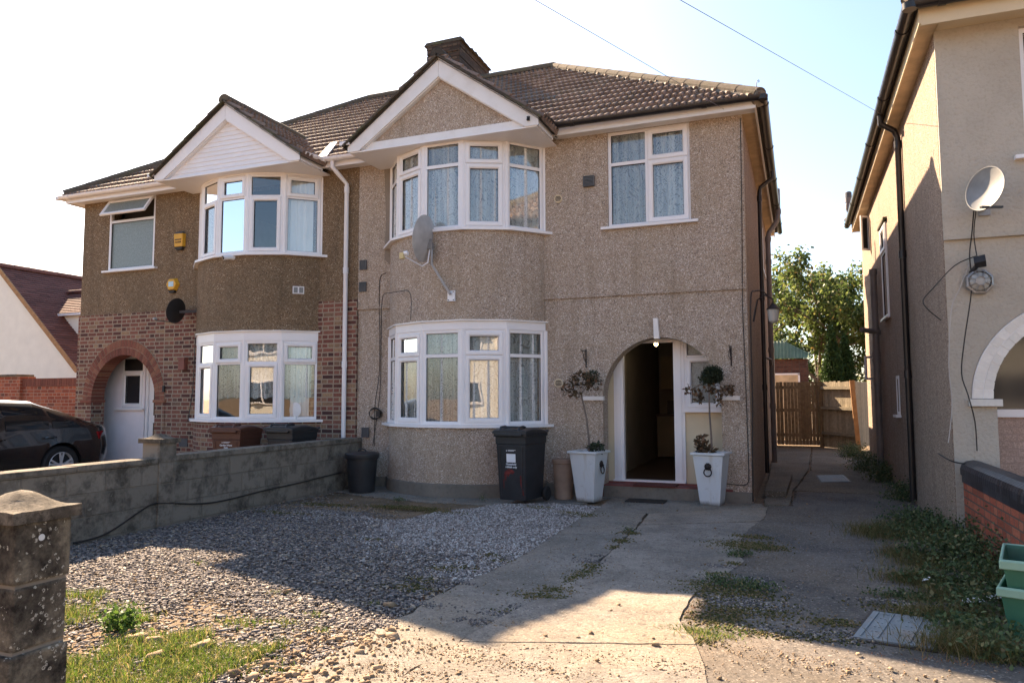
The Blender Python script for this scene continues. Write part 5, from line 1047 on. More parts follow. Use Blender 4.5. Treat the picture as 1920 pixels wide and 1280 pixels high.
# ---- planters
def make_planter(label, ring_side):
    t = empty('tall_planter'); tag(t, label, 'planter', 'white planters beside the porch')
    mb = MB(); W1, W0, h = .200, .130, .70
    L = [(W0, 0), (W1, h-.035), (W1+.028, h-.03), (W1+.028, h), (W1-.02, h), (W1-.03, h-.09)]
    vs = [(x*r, y*r, z) for r, z in L for x, y in ((-1, -1), (1, -1), (1, 1), (-1, 1))]
    fs = [(k*4+i, k*4+(i+1) % 4, (k+1)*4+(i+1) % 4, (k+1)*4+i) for k in range(len(L)-1) for i in range(4)]+[(3, 2, 1, 0)]
    mb.add(vs, fs); pot = mb.build('pot', K['planter'], t, bevel=.005, fixn=True)
    mb = MB(); s = W1-.03; mb.box(-s, s, -s, s, h-.12, h-.06); mb.build('soil', K['dirt'], t)
    z = .52; q = -(W0+(W1-W0)*z/.665)-.004; m = MB()
    m.lathe([(.0, -.03), (.02, -.028), (.035, -.016), (.042, 0)], (0, q, z), 12, 'y')
    for i in range(10): a = i*.628; m.lathe([(.0, -.018), (.014, -.01), (.012, .002)], (math.cos(a)*.036, q, z+math.sin(a)*.038), 7, 'y')
    m.lathe([(.0, -.045), (.012, -.04), (.014, -.02)], (0, q, z-.012), 8, 'y')
    m.tube([(math.sin(a)*.05, q-.022+.004*math.cos(a), z-.075+math.cos(a)*.052) for a in [i*2*math.pi/24 for i in range(25)]], .0085, 8, False)
    mask = m.build('lion_ring', K['iron'], t, smooth=True); mask.rotation_euler = (0, 0, ring_side)
    return t
p1 = make_planter('white square planter left of the open door holding a withered standard tree', R_(90)); p1.location = (-2.14, -.50, -.008); p1.rotation_euler = (0, 0, R_(-12))
p2 = make_planter('white square planter right of the door holding a clipped ball tree', 0.); p2.location = (-.50, -.24, -.008); p2.rotation_euler = (0, 0, R_(-8))
def standard_tree(label, cat, path, r, balls, twigs, base):
    t = empty('topiary_tree', (0, 0, 0)); tag(t, label, cat, None)
    m = MB(); m.tube(path, [r*(1-.4*i/(len(path)-1)) for i in range(len(path))], 8); top = Vector(path[-1])
    for d in twigs:
        e = top+Vector(d[:3]); mid = top.lerp(e, .5)+Vector((0, 0, .03)); m.tube([top-Vector((0, 0, .03)), mid, e], .004, 5)
        for _ in range(3): f = e+Vector((random.uniform(-.08, .08), random.uniform(-.06, .06), random.uniform(-.06, .08))); m.tube([mid.lerp(e, random.random()), f], .002, 4)
    m.build('trunk', K['bark_sm'], t, smooth=True)
    for (nm, mat, blobs, n, s) in balls: leafball(nm, blobs, n, s, K[mat], 1., False, t)
    for (nm, mat, blobs, n, s) in base: leafball(nm, blobs, n, s, K[mat], 1., False, t)
    return t
t1 = standard_tree('withered standard tree with brown curled leaves left of the door', 'potted tree', [(0.01, 0, .62), (.0, 0, .9), (-.03, 0, 1.15), (-.09, 0, 1.42), (-.10, 0, 1.5)], .017,
    [('dead_leaves', 'deadleaf', [(-.10, 0, 1.66, .2, .14, .13, 2.), (-.28, 0, 1.55, .12, .08, .1, .6), (.08, .0, 1.6, .12, .1, .14, .8), (-.2, 0, 1.46, .14, .08, .05, .4)], 330, .06), ('dry_crown', 'boxleaf', [(.04, .05, 1.70, .13, .11, .12, 1)], 420, .03)],
    [(-.22, 0, .02), (-.3, -.03, .08), (-.15, .05, .2), (.12, 0, .22), (.2, .02, .18), (-.05, -.08, .26), (.02, .1, .28), (-.3, .02, -.05), (.16, -.06, .12)],
    [('underplanting', 'boxleaf', [(.12, -.02, .72, .12, .1, .07, 1)], 160, .055)])
t1.location = (-2.14, -.50, 0)
t2 = standard_tree('clipped green ball on a thin bare stem with brown drooping sprigs right of the door', 'potted tree', [(.02, 0, .62), (.015, 0, .9), (0, 0, 1.2), (.0, 0, 1.5), (.02, 0, 1.6)], .015,
    [('ball', 'boxleaf', [(.04, 0, 1.71, .14, .14, .13, 2.2), (.09, -.02, 1.76, .10, .1, .09, .5), (-.02, .0, 1.67, .12, .12, .1, .5), (.05, 0, 1.72, .165, .16, .155, .25)], 3400, .03), ('dead_leaves', 'deadleaf', [(-.13, 0, 1.42, .07, .05, .09, .7), (-.25, 0, 1.52, .1, .05, .06, .5), (.2, 0, 1.5, .12, .06, .07, .8), (.27, 0, 1.5, .06, .05, .1, .6), (.12, 0, 1.38, .05, .05, .06, .4), (.03, 0, 1.55, .1, .08, .05, .5)], 230, .065)],
    [(-.25, 0, -.06), (-.13, 0, -.1), (.2, 0, -.08), (.27, 0, -.04), (.12, 0, -.14), (-.2, .05, -.02)],
    [('underplanting', 'deadleaf', [(-.12, -.03, .78, .08, .07, .14, 1), (-.05, 0, .70, .12, .08, .05, .6)], 170, .075)])
t2.location = (-.51, -.24, 0)
# ---- door mats
m = MB(); m.box(-1.62, -1.02, -.05, .30, .172, .187); tag(m.build('door_mat', K['mat'], None, recentre=True), 'dark red bristle door mat on the porch step', 'doormat')
m = MB(); m.box(-1.66, -1.12, -.42, -.12, -.006, .008); tag(m.build('door_mat', K['rubber'], None, recentre=True), 'black rubber mat lying on the ground below the step', 'doormat')
# ---- satellite dishes
def dish(name, root, rx, rz, mat, axis_rot, depth=.05):
    m = MB(); n = 30; vs = []; rings = 7
    for k in range(rings+1):
        q = k/rings
        for i in range(n): a = 2*math.pi*i/n; vs.append((rx*q*math.cos(a), depth*(1-q*q), rz*q*math.sin(a)))
    fs = [(k*n+i, k*n+(i+1) % n, (k+1)*n+(i+1) % n, (k+1)*n+i) for k in range(rings) for i in range(n)]
    vs2 = [(x, y+.006, z) for x, y, z in vs]; b = len(vs); fs2 = [tuple(b+i for i in reversed(f)) for f in fs]; rim = [(rings*n+i, rings*n+(i+1) % n, b+rings*n+(i+1) % n, b+rings*n+i) for i in range(n)]
    m.add(vs+vs2, fs+fs2+rim); m.tube([(rx*math.cos(a), .002, rz*math.sin(a)) for a in [2*math.pi*i/40 for i in range(41)]], .006, 6, False)
    o = m.build(name, mat, root, smooth=True); return o
# grey dish over the main bay: seen from behind, aimed to the left
D = empty('satellite_dish'); tag(D, 'large pale grey satellite dish on an angled arm in front of the upper bay', 'satellite dish')
dc = Vector((-4.50, -1.0, 3.80)); plate = Vector((-4.13, -.835, 2.93))
dm = dish('reflector', D, .34, .345, K['dishgrey'], None, .06); dm.location = dc; dm.rotation_euler = (R_(-8), 0, R_(-90))
bk = dc+Vector((.10, .06, -.10))
mb = MB(); mb.bar(plate+Vector((0, -.02, .03)), bk+Vector((.0, 0, -.28)), .035, .035); mb.tube([bk+Vector((0, 0, -.3)), bk+Vector((0, 0, .04))], .02, 10); mb.build('mounting_arm', K['galv'], D)
mb = MB(); mb.box(plate.x-.06, plate.x+.06, plate.y+.0, plate.y+.03, plate.z-.07, plate.z+.09); pl = mb.build('wall_plate', K['white_plastic'], D, bevel=.003)
mb = MB()
for ax in (-.04, .04):
    for az in (-.05, .07): mb.lathe([(.008, -.008), (.008, .0)], (plate.x+ax, plate.y, plate.z+az), 8, 'y')
mb.build('bolts', K['iron'], pl)
mb = MB(); mb.box(bk.x-.06, bk.x+.02, bk.y-.03, bk.y+.03, bk.z-.06, bk.z+.04); mb.box(bk.x-.1, bk.x+.0, bk.y-.015, bk.y+.015, bk.z+.04, bk.z+.10); mb.build('bracket', K['galv'], D, bevel=.004)
e = Vector(aty(757, 480, -1.35)); mb = MB(); mb.tube([bk+Vector((-.03, 0, -.05)), bk+Vector((-.05, -.03, -.26)), bk+Vector((-.12, -.08, -.32)), e], .011, 8); mb.build('feed_arm', K['white_plastic'], D, smooth=True)
mb = MB(); mb.box(e.x-.06, e.x+.01, e.y-.03, e.y+.03, e.z-.04, e.z+.05); ln = mb.build('lnb', K['lnb'], D, bevel=.008); mb = MB(); mb.lathe([(.0, -.05), (.03, -.04), (.035, 0), (.03, .02)], (e.x+.04, e.y+.01, e.z+.04), 14, 'x'); mb.build('feed_horn', K['white_plastic'], ln, smooth=True)
settle(D, plate)
# black dish on brick house
D = empty('satellite_dish'); tag(D, 'small black satellite dish fixed to the brick wall beside the left bay', 'satellite dish')
dc = Vector((-10.03, -.30, 3.05)); dm = dish('reflector', D, .23, .23, K['dishblack'], None, .045); dm.location = dc; dm.rotation_euler = (R_(-12), 0, R_(-86))
mb = MB(); mb.bar(dc+Vector((.05, .04, -.02)), dc+Vector((.36, .2, .0)), .03, .05); mb.box(-9.72, -9.66, -.09, -.02, 3.0, 3.12); mb.build('mounting_arm', K['dishblack'], D)
e = dc+Vector((-.27, -.22, -.16)); mb = MB(); mb.tube([dc+Vector((.02, 0, -.22)), e+Vector((.04, 0, -.03)), e], .008, 6); mb.build('feed_arm', K['dishblack'], D); mb = MB(); mb.lathe([(.022, -.03), (.028, .0), (.02, .04)], e, 12, 'y'); mb.build('lnb', K['lampglass'], D)
settle(D, (-9.7, -.05, 3.05))
# grey dish on the right house, seen from the front
D = empty('satellite_dish'); tag(D, 'oval grey satellite dish with hanging cables on the cream house', 'satellite dish')
dc = Vector((2.36, -2.42, 3.43)); dm = dish('reflector', D, .20, .215, K['dishdark'], None, .05); dm.location = dc; dm.rotation_euler = (R_(-10), 0, R_(-50))
mb = MB(); mb.bar(dc+Vector((.02, .03, -.15)), dc+Vector((.05, .33, -.12)), .03, .04); mb.bar(dc+Vector((-.06, -.1, -.2)), dc+Vector((.14, .02, -.19)), .03, .02); mb.build('mounting_arm', K['dishblack'], D)
mb = MB(); mb.box(2.37, 2.47, HY-.03, HY-.004, 3.24, 3.38); mb.build('wall_plate', K['galv'], D)
settle(D, (2.4, -2.08, 3.3))
# ---- alarms, camera, lamps
D = empty('alarm_box'); tag(D, 'tall yellow alarm box with black lettering above the hexagonal alarm', 'alarm box', 'yellow alarm boxes on the brown house')
c = (-10.26, 0, 4.43); mb = MB(); mb.hexa([(-.10, -.07, -.12), (.10, -.07, -.12), (.11, 0, -.12), (-.11, 0, -.12), (-.11, -.085, .13), (.11, -.085, .13), (.12, 0, .13), (-.12, 0, .13)]); mb.build('casing', K['yellow'], D, bevel=.01)
mb = MB(); mb.hexa([(-.06, -.06, -.18), (.06, -.06, -.18), (.07, 0, -.18), (-.07, 0, -.18), (-.10, -.07, -.125), (.10, -.07, -.125), (.11, 0, -.125), (-.11, 0, -.125)]); mb.build('base', K['blackprint'], D)
mb = MB(); mb.hexa([(-.08, -.08, .132), (.08, -.08, .132), (.08, 0, .132), (-.08, 0, .132), (-.08, -.05, .17), (.08, -.05, .17), (.08, 0, .18), (-.08, 0, .18)]); mb.build('top_cover', K['dark_vent'], D)
text('ALARM', .045, D, (0, -.0785, -.035), (R_(93), 0, 0), K['blackprint'], bold=.001); mb = MB(); mb.box(-.08, .08, -.081, -.079, .005, .025); mb.build('printed_band', K['blackprint'], D); D.location = c
D = empty('alarm_box'); tag(D, 'hexagonal orange-yellow alarm box above the black satellite dish', 'alarm box', 'yellow alarm boxes on the brown house')
mb = MB(); P = [(.155*math.cos(math.pi/3*i), 0, .14*math.sin(math.pi/3*i)) for i in range(6)]; P2 = [(p[0]*.8, -.07, p[2]*.8) for p in P]; mb.add(P+P2, [(i, (i+1) % 6, 6+(i+1) % 6, 6+i) for i in range(6)]+[tuple(range(6, 12))]); mb.build('casing', K['yellow'], D, bevel=.006)
mb = MB(); mb.hexa([(-.05, -.05, -.165), (.05, -.05, -.165), (.05, 0, -.165), (-.05, 0, -.165), (-.08, -.06, -.115), (.08, -.06, -.115), (.08, 0, -.13), (-.08, 0, -.13)]); mb.build('strobe', K['blackprint'], D)
mb = MB(); mb.box(-.06, .06, -.073, -.0705, -.045, .05); mb.build('badge', K['alarmblue'], D); text('ADT', .05, D, (0, -.074, .003), (R_(90), 0, 0), K['lettering'], bold=.002); D.location = (-10.41, -.001, 3.60)
D = empty('security_camera'); tag(D, 'small white bullet security camera just under the upper left bay sill', 'security camera')
mb = MB(); mb.tube([(0, -.02, .0), (-.02, -.10, -.0), (-.05, -.22, -.03)], .042, 14); mb.build('housing', K['white_plastic'], D, smooth=True); mb = MB(); mb.tube([(-.048, -.217, -.029), (-.054, -.232, -.033)], .034, 14); mb.build('lens', K['darkglass'], D)
mb = MB(); mb.lathe([(.04, -.02), (.045, .02)], (.02, .02, .0), 14, 'y'); mb.build('bracket', K['white_plastic'], D); D.location = Vector(aty(440, 484, -.66))
D = empty('wall_lantern'); tag(D, 'black coach lantern on the alley side of the pebbledashed house', 'wall lamp')
q = Vector(atx(1450, 588, .34)); mb = MB(); mb.tube([(-.26, 0, -.1), (-.2, 0, .2), (-.1, 0, .26), (0, 0, .2), (0, 0, .12)], .012, 8); mb.build('bracket', K['iron'], D); mb = MB(); mb.lathe([(.02, .14), (.085, .07), (.09, .055)], n=14); mb.build('cap', K['iron'], D); mb = MB(); mb.lathe([(.08, .055), (.06, -.1), (.03, -.13)], n=14); mb.build('lamp_glass', K['lampglass'], D); D.location = q
D = empty('bulkhead_light'); tag(D, 'octagonal caged bulkhead light below the dish on the cream house', 'wall lamp')
mb = MB(); P = [(.135*math.cos(math.pi/4*(i+.5)), 0, .135*math.sin(math.pi/4*(i+.5))) for i in range(8)]
mb.add(P+[(a*.92, -.05, b*.92) for a, _, b in P]+[(a*.8, -.055, b*.8) for a, _, b in P]+[(a*.78, -.03, b*.78) for a, _, b in P], [(k*8+i, k*8+(i+1) % 8, (k+1)*8+(i+1) % 8, (k+1)*8+i) for k in range(3) for i in range(8)]+[tuple(range(8))]); mb.build('housing', K['galv'], D)
mb = MB(); mb.lathe([(.0, -.085), (.05, -.08), (.09, -.055), (.105, -.03)], n=8, axis='y'); mb.build('lamp_glass', K['lampglass'], D); mb = MB()
for i in range(8): a = math.pi/4*(i+.5); mb.tube([(.11*math.cos(a), -.055, .11*math.sin(a)), (.045*math.cos(a), -.092, .045*math.sin(a))], .005, 6)
mb.tube([(.045*math.cos(math.pi/4*(i+.5)), -.092, .045*math.sin(math.pi/4*(i+.5))) for i in range(9)], .005, 6, False); mb.build('cage', K['galv'], D); D.location = (2.345, HY-.002, 2.575)
D = empty('floodlight'); tag(D, 'small black sensor floodlight just above the octagonal light', 'floodlight'); mb = MB(); mb.hexa([(-.05, -.16, -.02), (.05, -.17, .0), (.07, -.09, -.05), (-.03, -.08, -.06), (-.05, -.13, .05), (.05, -.14, .07), (.07, -.06, .02), (-.03, -.05, .01)]); mb.build('housing', K['dishblack'], D, bevel=.006)
mb = MB(); mb.tube([(0, -.09, -.02), (-.03, -.05, -.06), (-.05, 0, -.09)], .022, 8); mb.build('bracket', K['dishblack'], D); D.location = (2.33, HY-.005, 2.76)
D = empty('ceiling_bulb'); tag(D, 'small lit warm bulb hanging in the hall above the open doorway', 'light bulb'); mb = MB(); mb.lathe([(.0, -.04), (.02, -.035), (.03, -.015), (.022, .015), (.012, .03)], n=14); mb.build('bulb', K['bulb'], D, smooth=True); mb = MB(); mb.tube([(0, 0, .03), (0, 0, .06)], .014, 8); mb.tube([(0, 0, .05), (0, 0, .25)], .003, 6); mb.build('fitting', K['white_plastic'], D)
D.location = Vector(aty(1230, 644, 1.2)); pl_ = bpy.data.lights.new('bulb_light', 'POINT'); pl_.energy = 1.2; pl_.color = (1, .85, .66); pl_.shadow_soft_size = .04; po = bpy.data.objects.new('bulb_light', pl_); COL.objects.link(po); po.parent = D; po.location = (0, -.0, -.07)
for (u, v, s, lb) in ((1099, 672, 1, 'black iron hanging basket bracket left of the arch, with a loop of wire'), (1371, 667, -1, 'black iron hanging basket bracket right of the arch')):
    m = MB(); p = aty(u, v, 0); x, z = p.x, p.z; m.bar((x, -.006, z-.14), (x, -.006, z+.14), .018, .008, (0, 1, 0)); m.tube([(x, -.01, z+.12), (x, -.12, z+.11), (x, -.26, z+.10), (x, -.28, z+.13)], .006, 6); m.tube([(x, -.01, z-.05), (x, -.1, z+.0), (x, -.2, z+.1)], .005, 6); m.tube([(x-.02, -.02, z+.1), (x-.035, -.03, z+.0), (x, -.03, z-.06)], .004, 5)
    o = tag(m.build('basket_bracket', K['iron'], None, recentre=True), lb, 'bracket', 'hanging basket brackets by the porch')
m = MB(); m.box(-10.12, -9.98, -.12, -.024, 1.97, 2.16); m.box(-10.14, -9.96, -.13, -.022, 2.16, 2.2); tag(m.build('wall_box', K['redbox'], None, recentre=True, bevel=.004), 'small faded red box on the brick wall left of the lower bay', 'wall box')
m = MB(); m.box(-10.56, -10.51, -.06, -.036, 1.56, 1.68); tag(m.build('doorbell', K['blackprint'], None, recentre=True, bevel=.004), 'small black doorbell on the right side of the brick arch', 'doorbell')
# ---- cables and wires
def cable(px, y, r, mat, name, label, extra=None, f=aty):
    m = MB(); pts = [Vector(f(u, v, yy if yy is not None else y)) for (u, v, yy) in [(q+(None,))[:3] for q in px]]
    # smooth
    out = []
    for i in range(len(pts)-1):
        p0, p1, p2, p3 = pts[max(i-1, 0)], pts[i], pts[i+1], pts[min(i+2, len(pts)-1)]
        for k in range(4):
            t = k/4; out.append(.5*((2*p1)+(p2-p0)*t+(2*p0-5*p1+4*p2-p3)*t*t+(3*p1-p0-3*p2+p3)*t**3))
    out.append(pts[-1]); m.tube(out, r, 6); return tag(m.build(name, mat, None, recentre=True), label, 'cable')
cable([(724, 512), (713, 520), (711, 560), (712, 620), (711, 700), (703, 760), (702, 835)], -.008, .006, K['cable'], 'cable', 'thin black cable running down the wall left of the bay from the upper corner')
cable([(770, 600, -.83), (771, 560, -.82), (765, 545, -.8), (750, 546, -.72), (733, 549, -.6), (718, 555, -.4), (715, 600, -.02), (714, 680, -.01), (712, 740, -.01), (699, 835, -.01)], -.01, .006, K['cable'], 'cable', 'black cable looping over the curved bay wall below the big dish and down beside it')
m = MB(); c = aty(702, 775, -.02)
for j in range(4): m.tube([(c.x+(.10+.01*j)*math.cos(a)+.01*j, -.015-.006*j, c.z+(.10-.008*j)*math.sin(a)) for a in [i*2*math.pi/20 for i in range(21)]], .005, 6, False)
m.box(c.x+.06, c.x+.13, -.07, -.01, c.z-.05, c.z+.05); tag(m.build('cable_coil', K['cable'], None, recentre=True), 'coil of spare black cable hooked on the wall left of the lower bay', 'cable')
cable([(1388, 222), (1391, 400), (1392, 560), (1395, 640), (1399, 740), (1402, 820), (1404, 890), (1402, 905), (1395, 909), (1375, 908), (1357, 906)], -.008, .006, K['cable'], 'cable', 'black cable following the right corner of the house front down to the step')
cable([(1440, 556, .28), (1430, 546, .2), (1415, 546, .1), (1408, 556, -.012), (1408, 640, -.012), (1411, 740, -.012), (1411, 830, -.012), (1412, 940, -.012)], 0, .009, K['cable'], 'cable', 'thick black conduit at the front right corner of the pebbledashed house')
cable([(370, 575), (365, 588), (370, 600), (366, 640), (362, 720), (357, 760), (352, 790)], -.05, .007, K['cable'], 'cable', 'black cable hanging from the small black dish down the brick wall')
cable([(1826, 395, -2.3), (1822, 440, -2.12), (1818, 480, -2.1), (1822, 540, -2.1), (1808, 640, -2.1), (1803, 700, -2.09), (1815, 740, -2.14), (1828, 790, -2.12), (1832, 845, -2.12)], -2.08, .006, K['cable'], 'cable', 'long black cable dropping from the grey dish past the octagonal light')
cable([(1830, 395, -2.3), (1826, 440, -2.12), (1832, 482, -2.15)], -2.08, .005, K['cable'], 'cable', 'short black cable from the grey dish to the floodlight')
cable([(1830, 480, -2.12), (1790, 498, -2.14), (1750, 540, -2.2), (1731, 563, -2.2), (1740, 580, -2.2), (1764, 600, -2.1)], -2.08, .0055, K['cable'], 'cable', 'loose black cable curving out over the corner of the cream house')
cable([(1818, 495), (1800, 540), (1784, 580), (1779, 680), (1785, 760), (1778, 830)], -2.08, .005, K['grey_cable'], 'cable', 'pale grey cable running down the cream house corner')
cable([(1832, 870, -2.14), (1800, 868, -2.12), (1780, 862, -2.08), (1760, 850, -1.8)], -2.1, .007, K['cable'], 'cable', 'black cable lying along the end of the brick garden wall')
# cable along the block wall
cable([(138, 1018), (200, 1000), (265, 957), (290, 944), (325, 943), (370, 944), (420, 938), (500, 918), (560, 905), (640, 885)], WX+.02, .009, K['cable'], 'cable', 'black cable sagging along the face of the grey block wall', f=atx)
def wire(a, b, sag, label, r=.003):
    m = MB(); a, b = Vector(a), Vector(b); m.tube([a.lerp(b, i/16)-Vector((0, 0, sag*4*(i/16)*(1-i/16))) for i in range(17)], r, 5, False); tag(m.build('telephone_wire', K['wire'], None, recentre=True), label, 'overhead wire', 'overhead telephone wires')
pole = Vector((-2.5, -15.6, 7.6))
def thru(end, u, v, y):   # extend line end -> point on the ray at depth y, out to the street
    q = Vector(aty(u, v, y)); return q+(q-end)*1.2
e1 = Vector(aty(1357, 205, -.33)); m1 = aty(1003, 0, -5.5); wire(e1, thru(e1, 1003, 0, -5.5), .0, 'overhead wire running from above down to the eaves over the porch window')
e2 = Vector(atx(1650, 213, 1.78)); wire(e2, thru(e2, 1275, 0, -5.), .0, 'overhead wire running down to the right house gutter')
e3 = Vector(aty(800, 92, 3.4)); wire(e3, thru(e3, 680, 0, -3.), .0, 'faint overhead wire reaching the chimney between the gables', .0026)
for (p, lb) in ((Vector((.22, -.33, 5.58)), 'small curled hip iron at the corner of the pebbledashed house roof'), (Vector((1.80, -2.45, 5.46)), 'curled hip iron at the corner of the right house roof')):
    m = MB(); m.tube([p, p+Vector((.005, -.01, .09)), p+Vector((.01, -.015, .125)), p+Vector((.035, -.02, .135)), p+Vector((.04, -.025, .11)), p+Vector((.025, -.02, .1))], .006, 6); tag(m.build('hip_iron', K['galv'], None, recentre=True), lb, 'hip iron')
m = MB(); p = aty(990, 223, -.955); m.tube([(p.x, -.93, p.z+.02), (p.x, -.97, p.z+.02), (p.x, -.985, p.z-.03)], .013, 8); m.box(p.x-.02, p.x+.02, -.955, -.931, p.z-.02, p.z+.04); tag(m.build('wire_insulator', K['cable'], None, recentre=True), 'small black wire insulator screwed to the right bargeboard end of the taller gable', 'insulator')
# ---- manholes
def manhole(P, label, z=.0):
    t = empty('manhole_cover'); tag(t, label, 'manhole cover', 'metal covers in the drive'); P = [Vector((p[0], p[1], 0)) for p in P]; c = sum(P, Vector())/4; ex = (P[1]-P[0]+P[2]-P[3])/2; ey = (P[0]-P[3]+P[1]-P[2])/2
    q = lambda a, b, z: c*0+ex*a+ey*b+Vector((0, 0, z)); m = MB()
    m.hexa([q(a, b, z) for z in (-.03, .006) for a, b in ((-.5, -.5), (.5, -.5), (.5, .5), (-.5, .5))]); pl = m.build('plate', K['manhole'], t)
    m = MB()
    for a in (-.42, -.2, .2, .42): m.hexa([q(x, y, z) for z in (.004, .013) for x, y in ((a-.012, -.45), (a+.012, -.45), (a+.012, .45), (a-.012, .45))], .5)
    for i in range(6):
        for a in (-.33, -.27, .27, .33, -.1, .05, .12): m.hexa([q(x, y, z) for z in (.004, .011) for x, y in ((a-.012, -.4+i*.16-.014), (a+.012, -.4+i*.16-.014), (a+.012, -.4+i*.16+.014), (a-.012, -.4+i*.16+.014))], .9)
    m.build('raised_tread', K['manhole'], pl); m = MB()
    for a0, a1, b0, b1 in ((-.56, .56, -.56, -.51), (-.56, .56, .51, .56), (-.56, -.51, -.51, .51), (.51, .56, -.51, .51)): m.hexa([q(x, y, z) for z in (-.03, -.002) for x, y in ((a0, b0), (a1, b0), (a1, b1), (a0, b1))])
    m.build('frame', K['iron'], t); t.location = c+Vector((0, 0, z))
manhole([(1.04, -4.96), (1.48, -5.04), (1.29, -5.65), (.90, -5.60)], 'ribbed metal manhole cover in the tarmac beside the weeds')
manhole([tuple(atz(*p))[:2] for p in ((1533, 891), (1580, 890), (1594, 902), (1541, 903))], 'small pale manhole cover far up the alley')
# ---- green recycling boxes
def recbox(label, z, loc, rz):
    t = empty('recycling_box'); tag(t, label, 'recycling box', 'green recycling boxes'); w, d, h = .29, .2, .30; m = MB()
    L = [(.82, 0), (1, h), (.985, h), (.965, h-.02), (.80, .012)]; vs = [(x*w*r, y*d*r, zz) for r, zz in L for x, y in ((-1, -1), (1, -1), (1, 1), (-1, 1))]
    m.add(vs, [(k*4+i, k*4+(i+1) % 4, (k+1)*4+(i+1) % 4, (k+1)*4+i) for k in range(4) for i in range(4)]+[(3, 2, 1, 0), (16, 17, 18, 19)]); m.build('tub', K['greenbox'], t, bevel=.012)
    m = MB(); rr = Fr((0, 0, 0), (1, 0, 0), (0, 0, 1)); o0 = [(x*w*1.06, y*d*1.08) for x, y in ((-1, -1), (1, -1), (1, 1), (-1, 1))]; i0 = [(x*w*.985, y*d*.985) for x, y in ((-1, -1), (1, -1), (1, 1), (-1, 1))]
    m.add([(*p, h-.05) for p in o0]+[(*p, h-.005) for p in o0]+[(p[0]*.97, p[1]*.97, h+.008) for p in o0]+[(*p, h+.004) for p in i0]+[(*p, h-.05) for p in i0], [(k*4+i, k*4+(i+1) % 4, ((k+1) % 5)*4+(i+1) % 4, ((k+1) % 5)*4+i) for k in range(5) for i in range(4)]); m.build('rim', K['greenrim'], t, bevel=.006)
    t.location = (*loc, z); t.rotation_euler = (0, 0, rz)
recbox('green recycling box at the bottom of the stack at the right edge', .0, (1.99, -5.10), R_(72)); recbox('upper green recycling box nested in the one below at the right edge', .16, (1.995, -5.08), R_(76))
m = MB(); p = atz(1738, 1120, .0)
for (u, v, s) in ((1822, 1128, .07), (1860, 1122, .05), (1548, 900, .0), (1737, 1088, .03)):
    if s: q = atz(u, v, .06); m.add([(q.x-s, q.y-s*.5, q.z), (q.x+s, q.y-s*.7, q.z+.02), (q.x+s*.8, q.y+s*.5, q.z+.03), (q.x-s*.6, q.y+s*.6, q.z+.01)], [(0, 1, 2, 3)])
o = m.build('litter', K['lettering'], None, recentre=True); tag(o, kind='stuff')
# ---- gate and fence at the end of the alley
t = empty('timber_gate'); tag(t, 'brown close-boarded timber gate closing the alley', 'gate')
m = MB(); x = .02
while x < 1.13: m.box(x, x+.086, 11.98, 12.0, .06, 1.85+random.uniform(-.006, .006), random.random()); x += .092+(.018 if abs(x-.11) < .05 else 0)
m.build('boards', K['wood'], t); m = MB()
for z in (.3, 1.0, 1.65): m = MB(); m.box(.0, 1.15, 12.0, 12.05, z, z+.09, .3); m.build('rail', K['wood'], t)
m = MB(); m.box(-.1, 1.25, 11.94, 12.1, -.04, .03); m.build('threshold', K['alleyc'], t); settle(t, (.58, 12, 0))
t = empty('timber_fence'); tag(t, 'weathered featheredge fence with three rails and orange posts between gate and right house', 'fence')
A = Vector((1.20, 12.0, 0)); Bp = Vector((2.02, 10.95, 0)); Cp = Vector((2.75, 13.8, 0))
m = MB(); d = (Bp-A); n = 16
for i in range(n): p = A+d*(i/n)+Vector((.03, .03, 0)); q = A+d*((i+.92)/n)+Vector((.03, .03, 0)); z = random.uniform(-.02, .02); m.bar(p.lerp(q, .5)+Vector((0, 0, .02)), p.lerp(q, .5)+Vector((0, 0, 1.84+z)), (q-p).length, .018, Vector((d.y, -d.x, 0)), random.random())
d = Cp-Bp
for i in range(26): p = Bp+d*((i+.5)/26); m.bar(p+Vector((0, 0, .05)), p+Vector((0, 0, 1.84+random.uniform(-.02, .02))), .095, .018, Vector((d.y, -d.x, 0)), random.random())
m.build('boards', K['oldwood'], t); m = MB()
for z in (.42, 1.12, 1.68): m = MB(); m.bar(A+Vector((-.01, -.01, z)), Bp+Vector((-.01, -.01, z-.02)), .07, .08); m.build('rail', K['oldwood'], t)
m = MB(); m.box(1.14, 1.24, 11.93, 12.03, -.05, 1.86); m.build('post', K['wood'], t); m = MB(); m.bar((2.06, 10.9, -.05), (1.95, 10.9, 1.86), .11, .1, (0, 1, 0)); m.build('post', K['rail'], t); settle(t, (1.6, 11.5, 0))
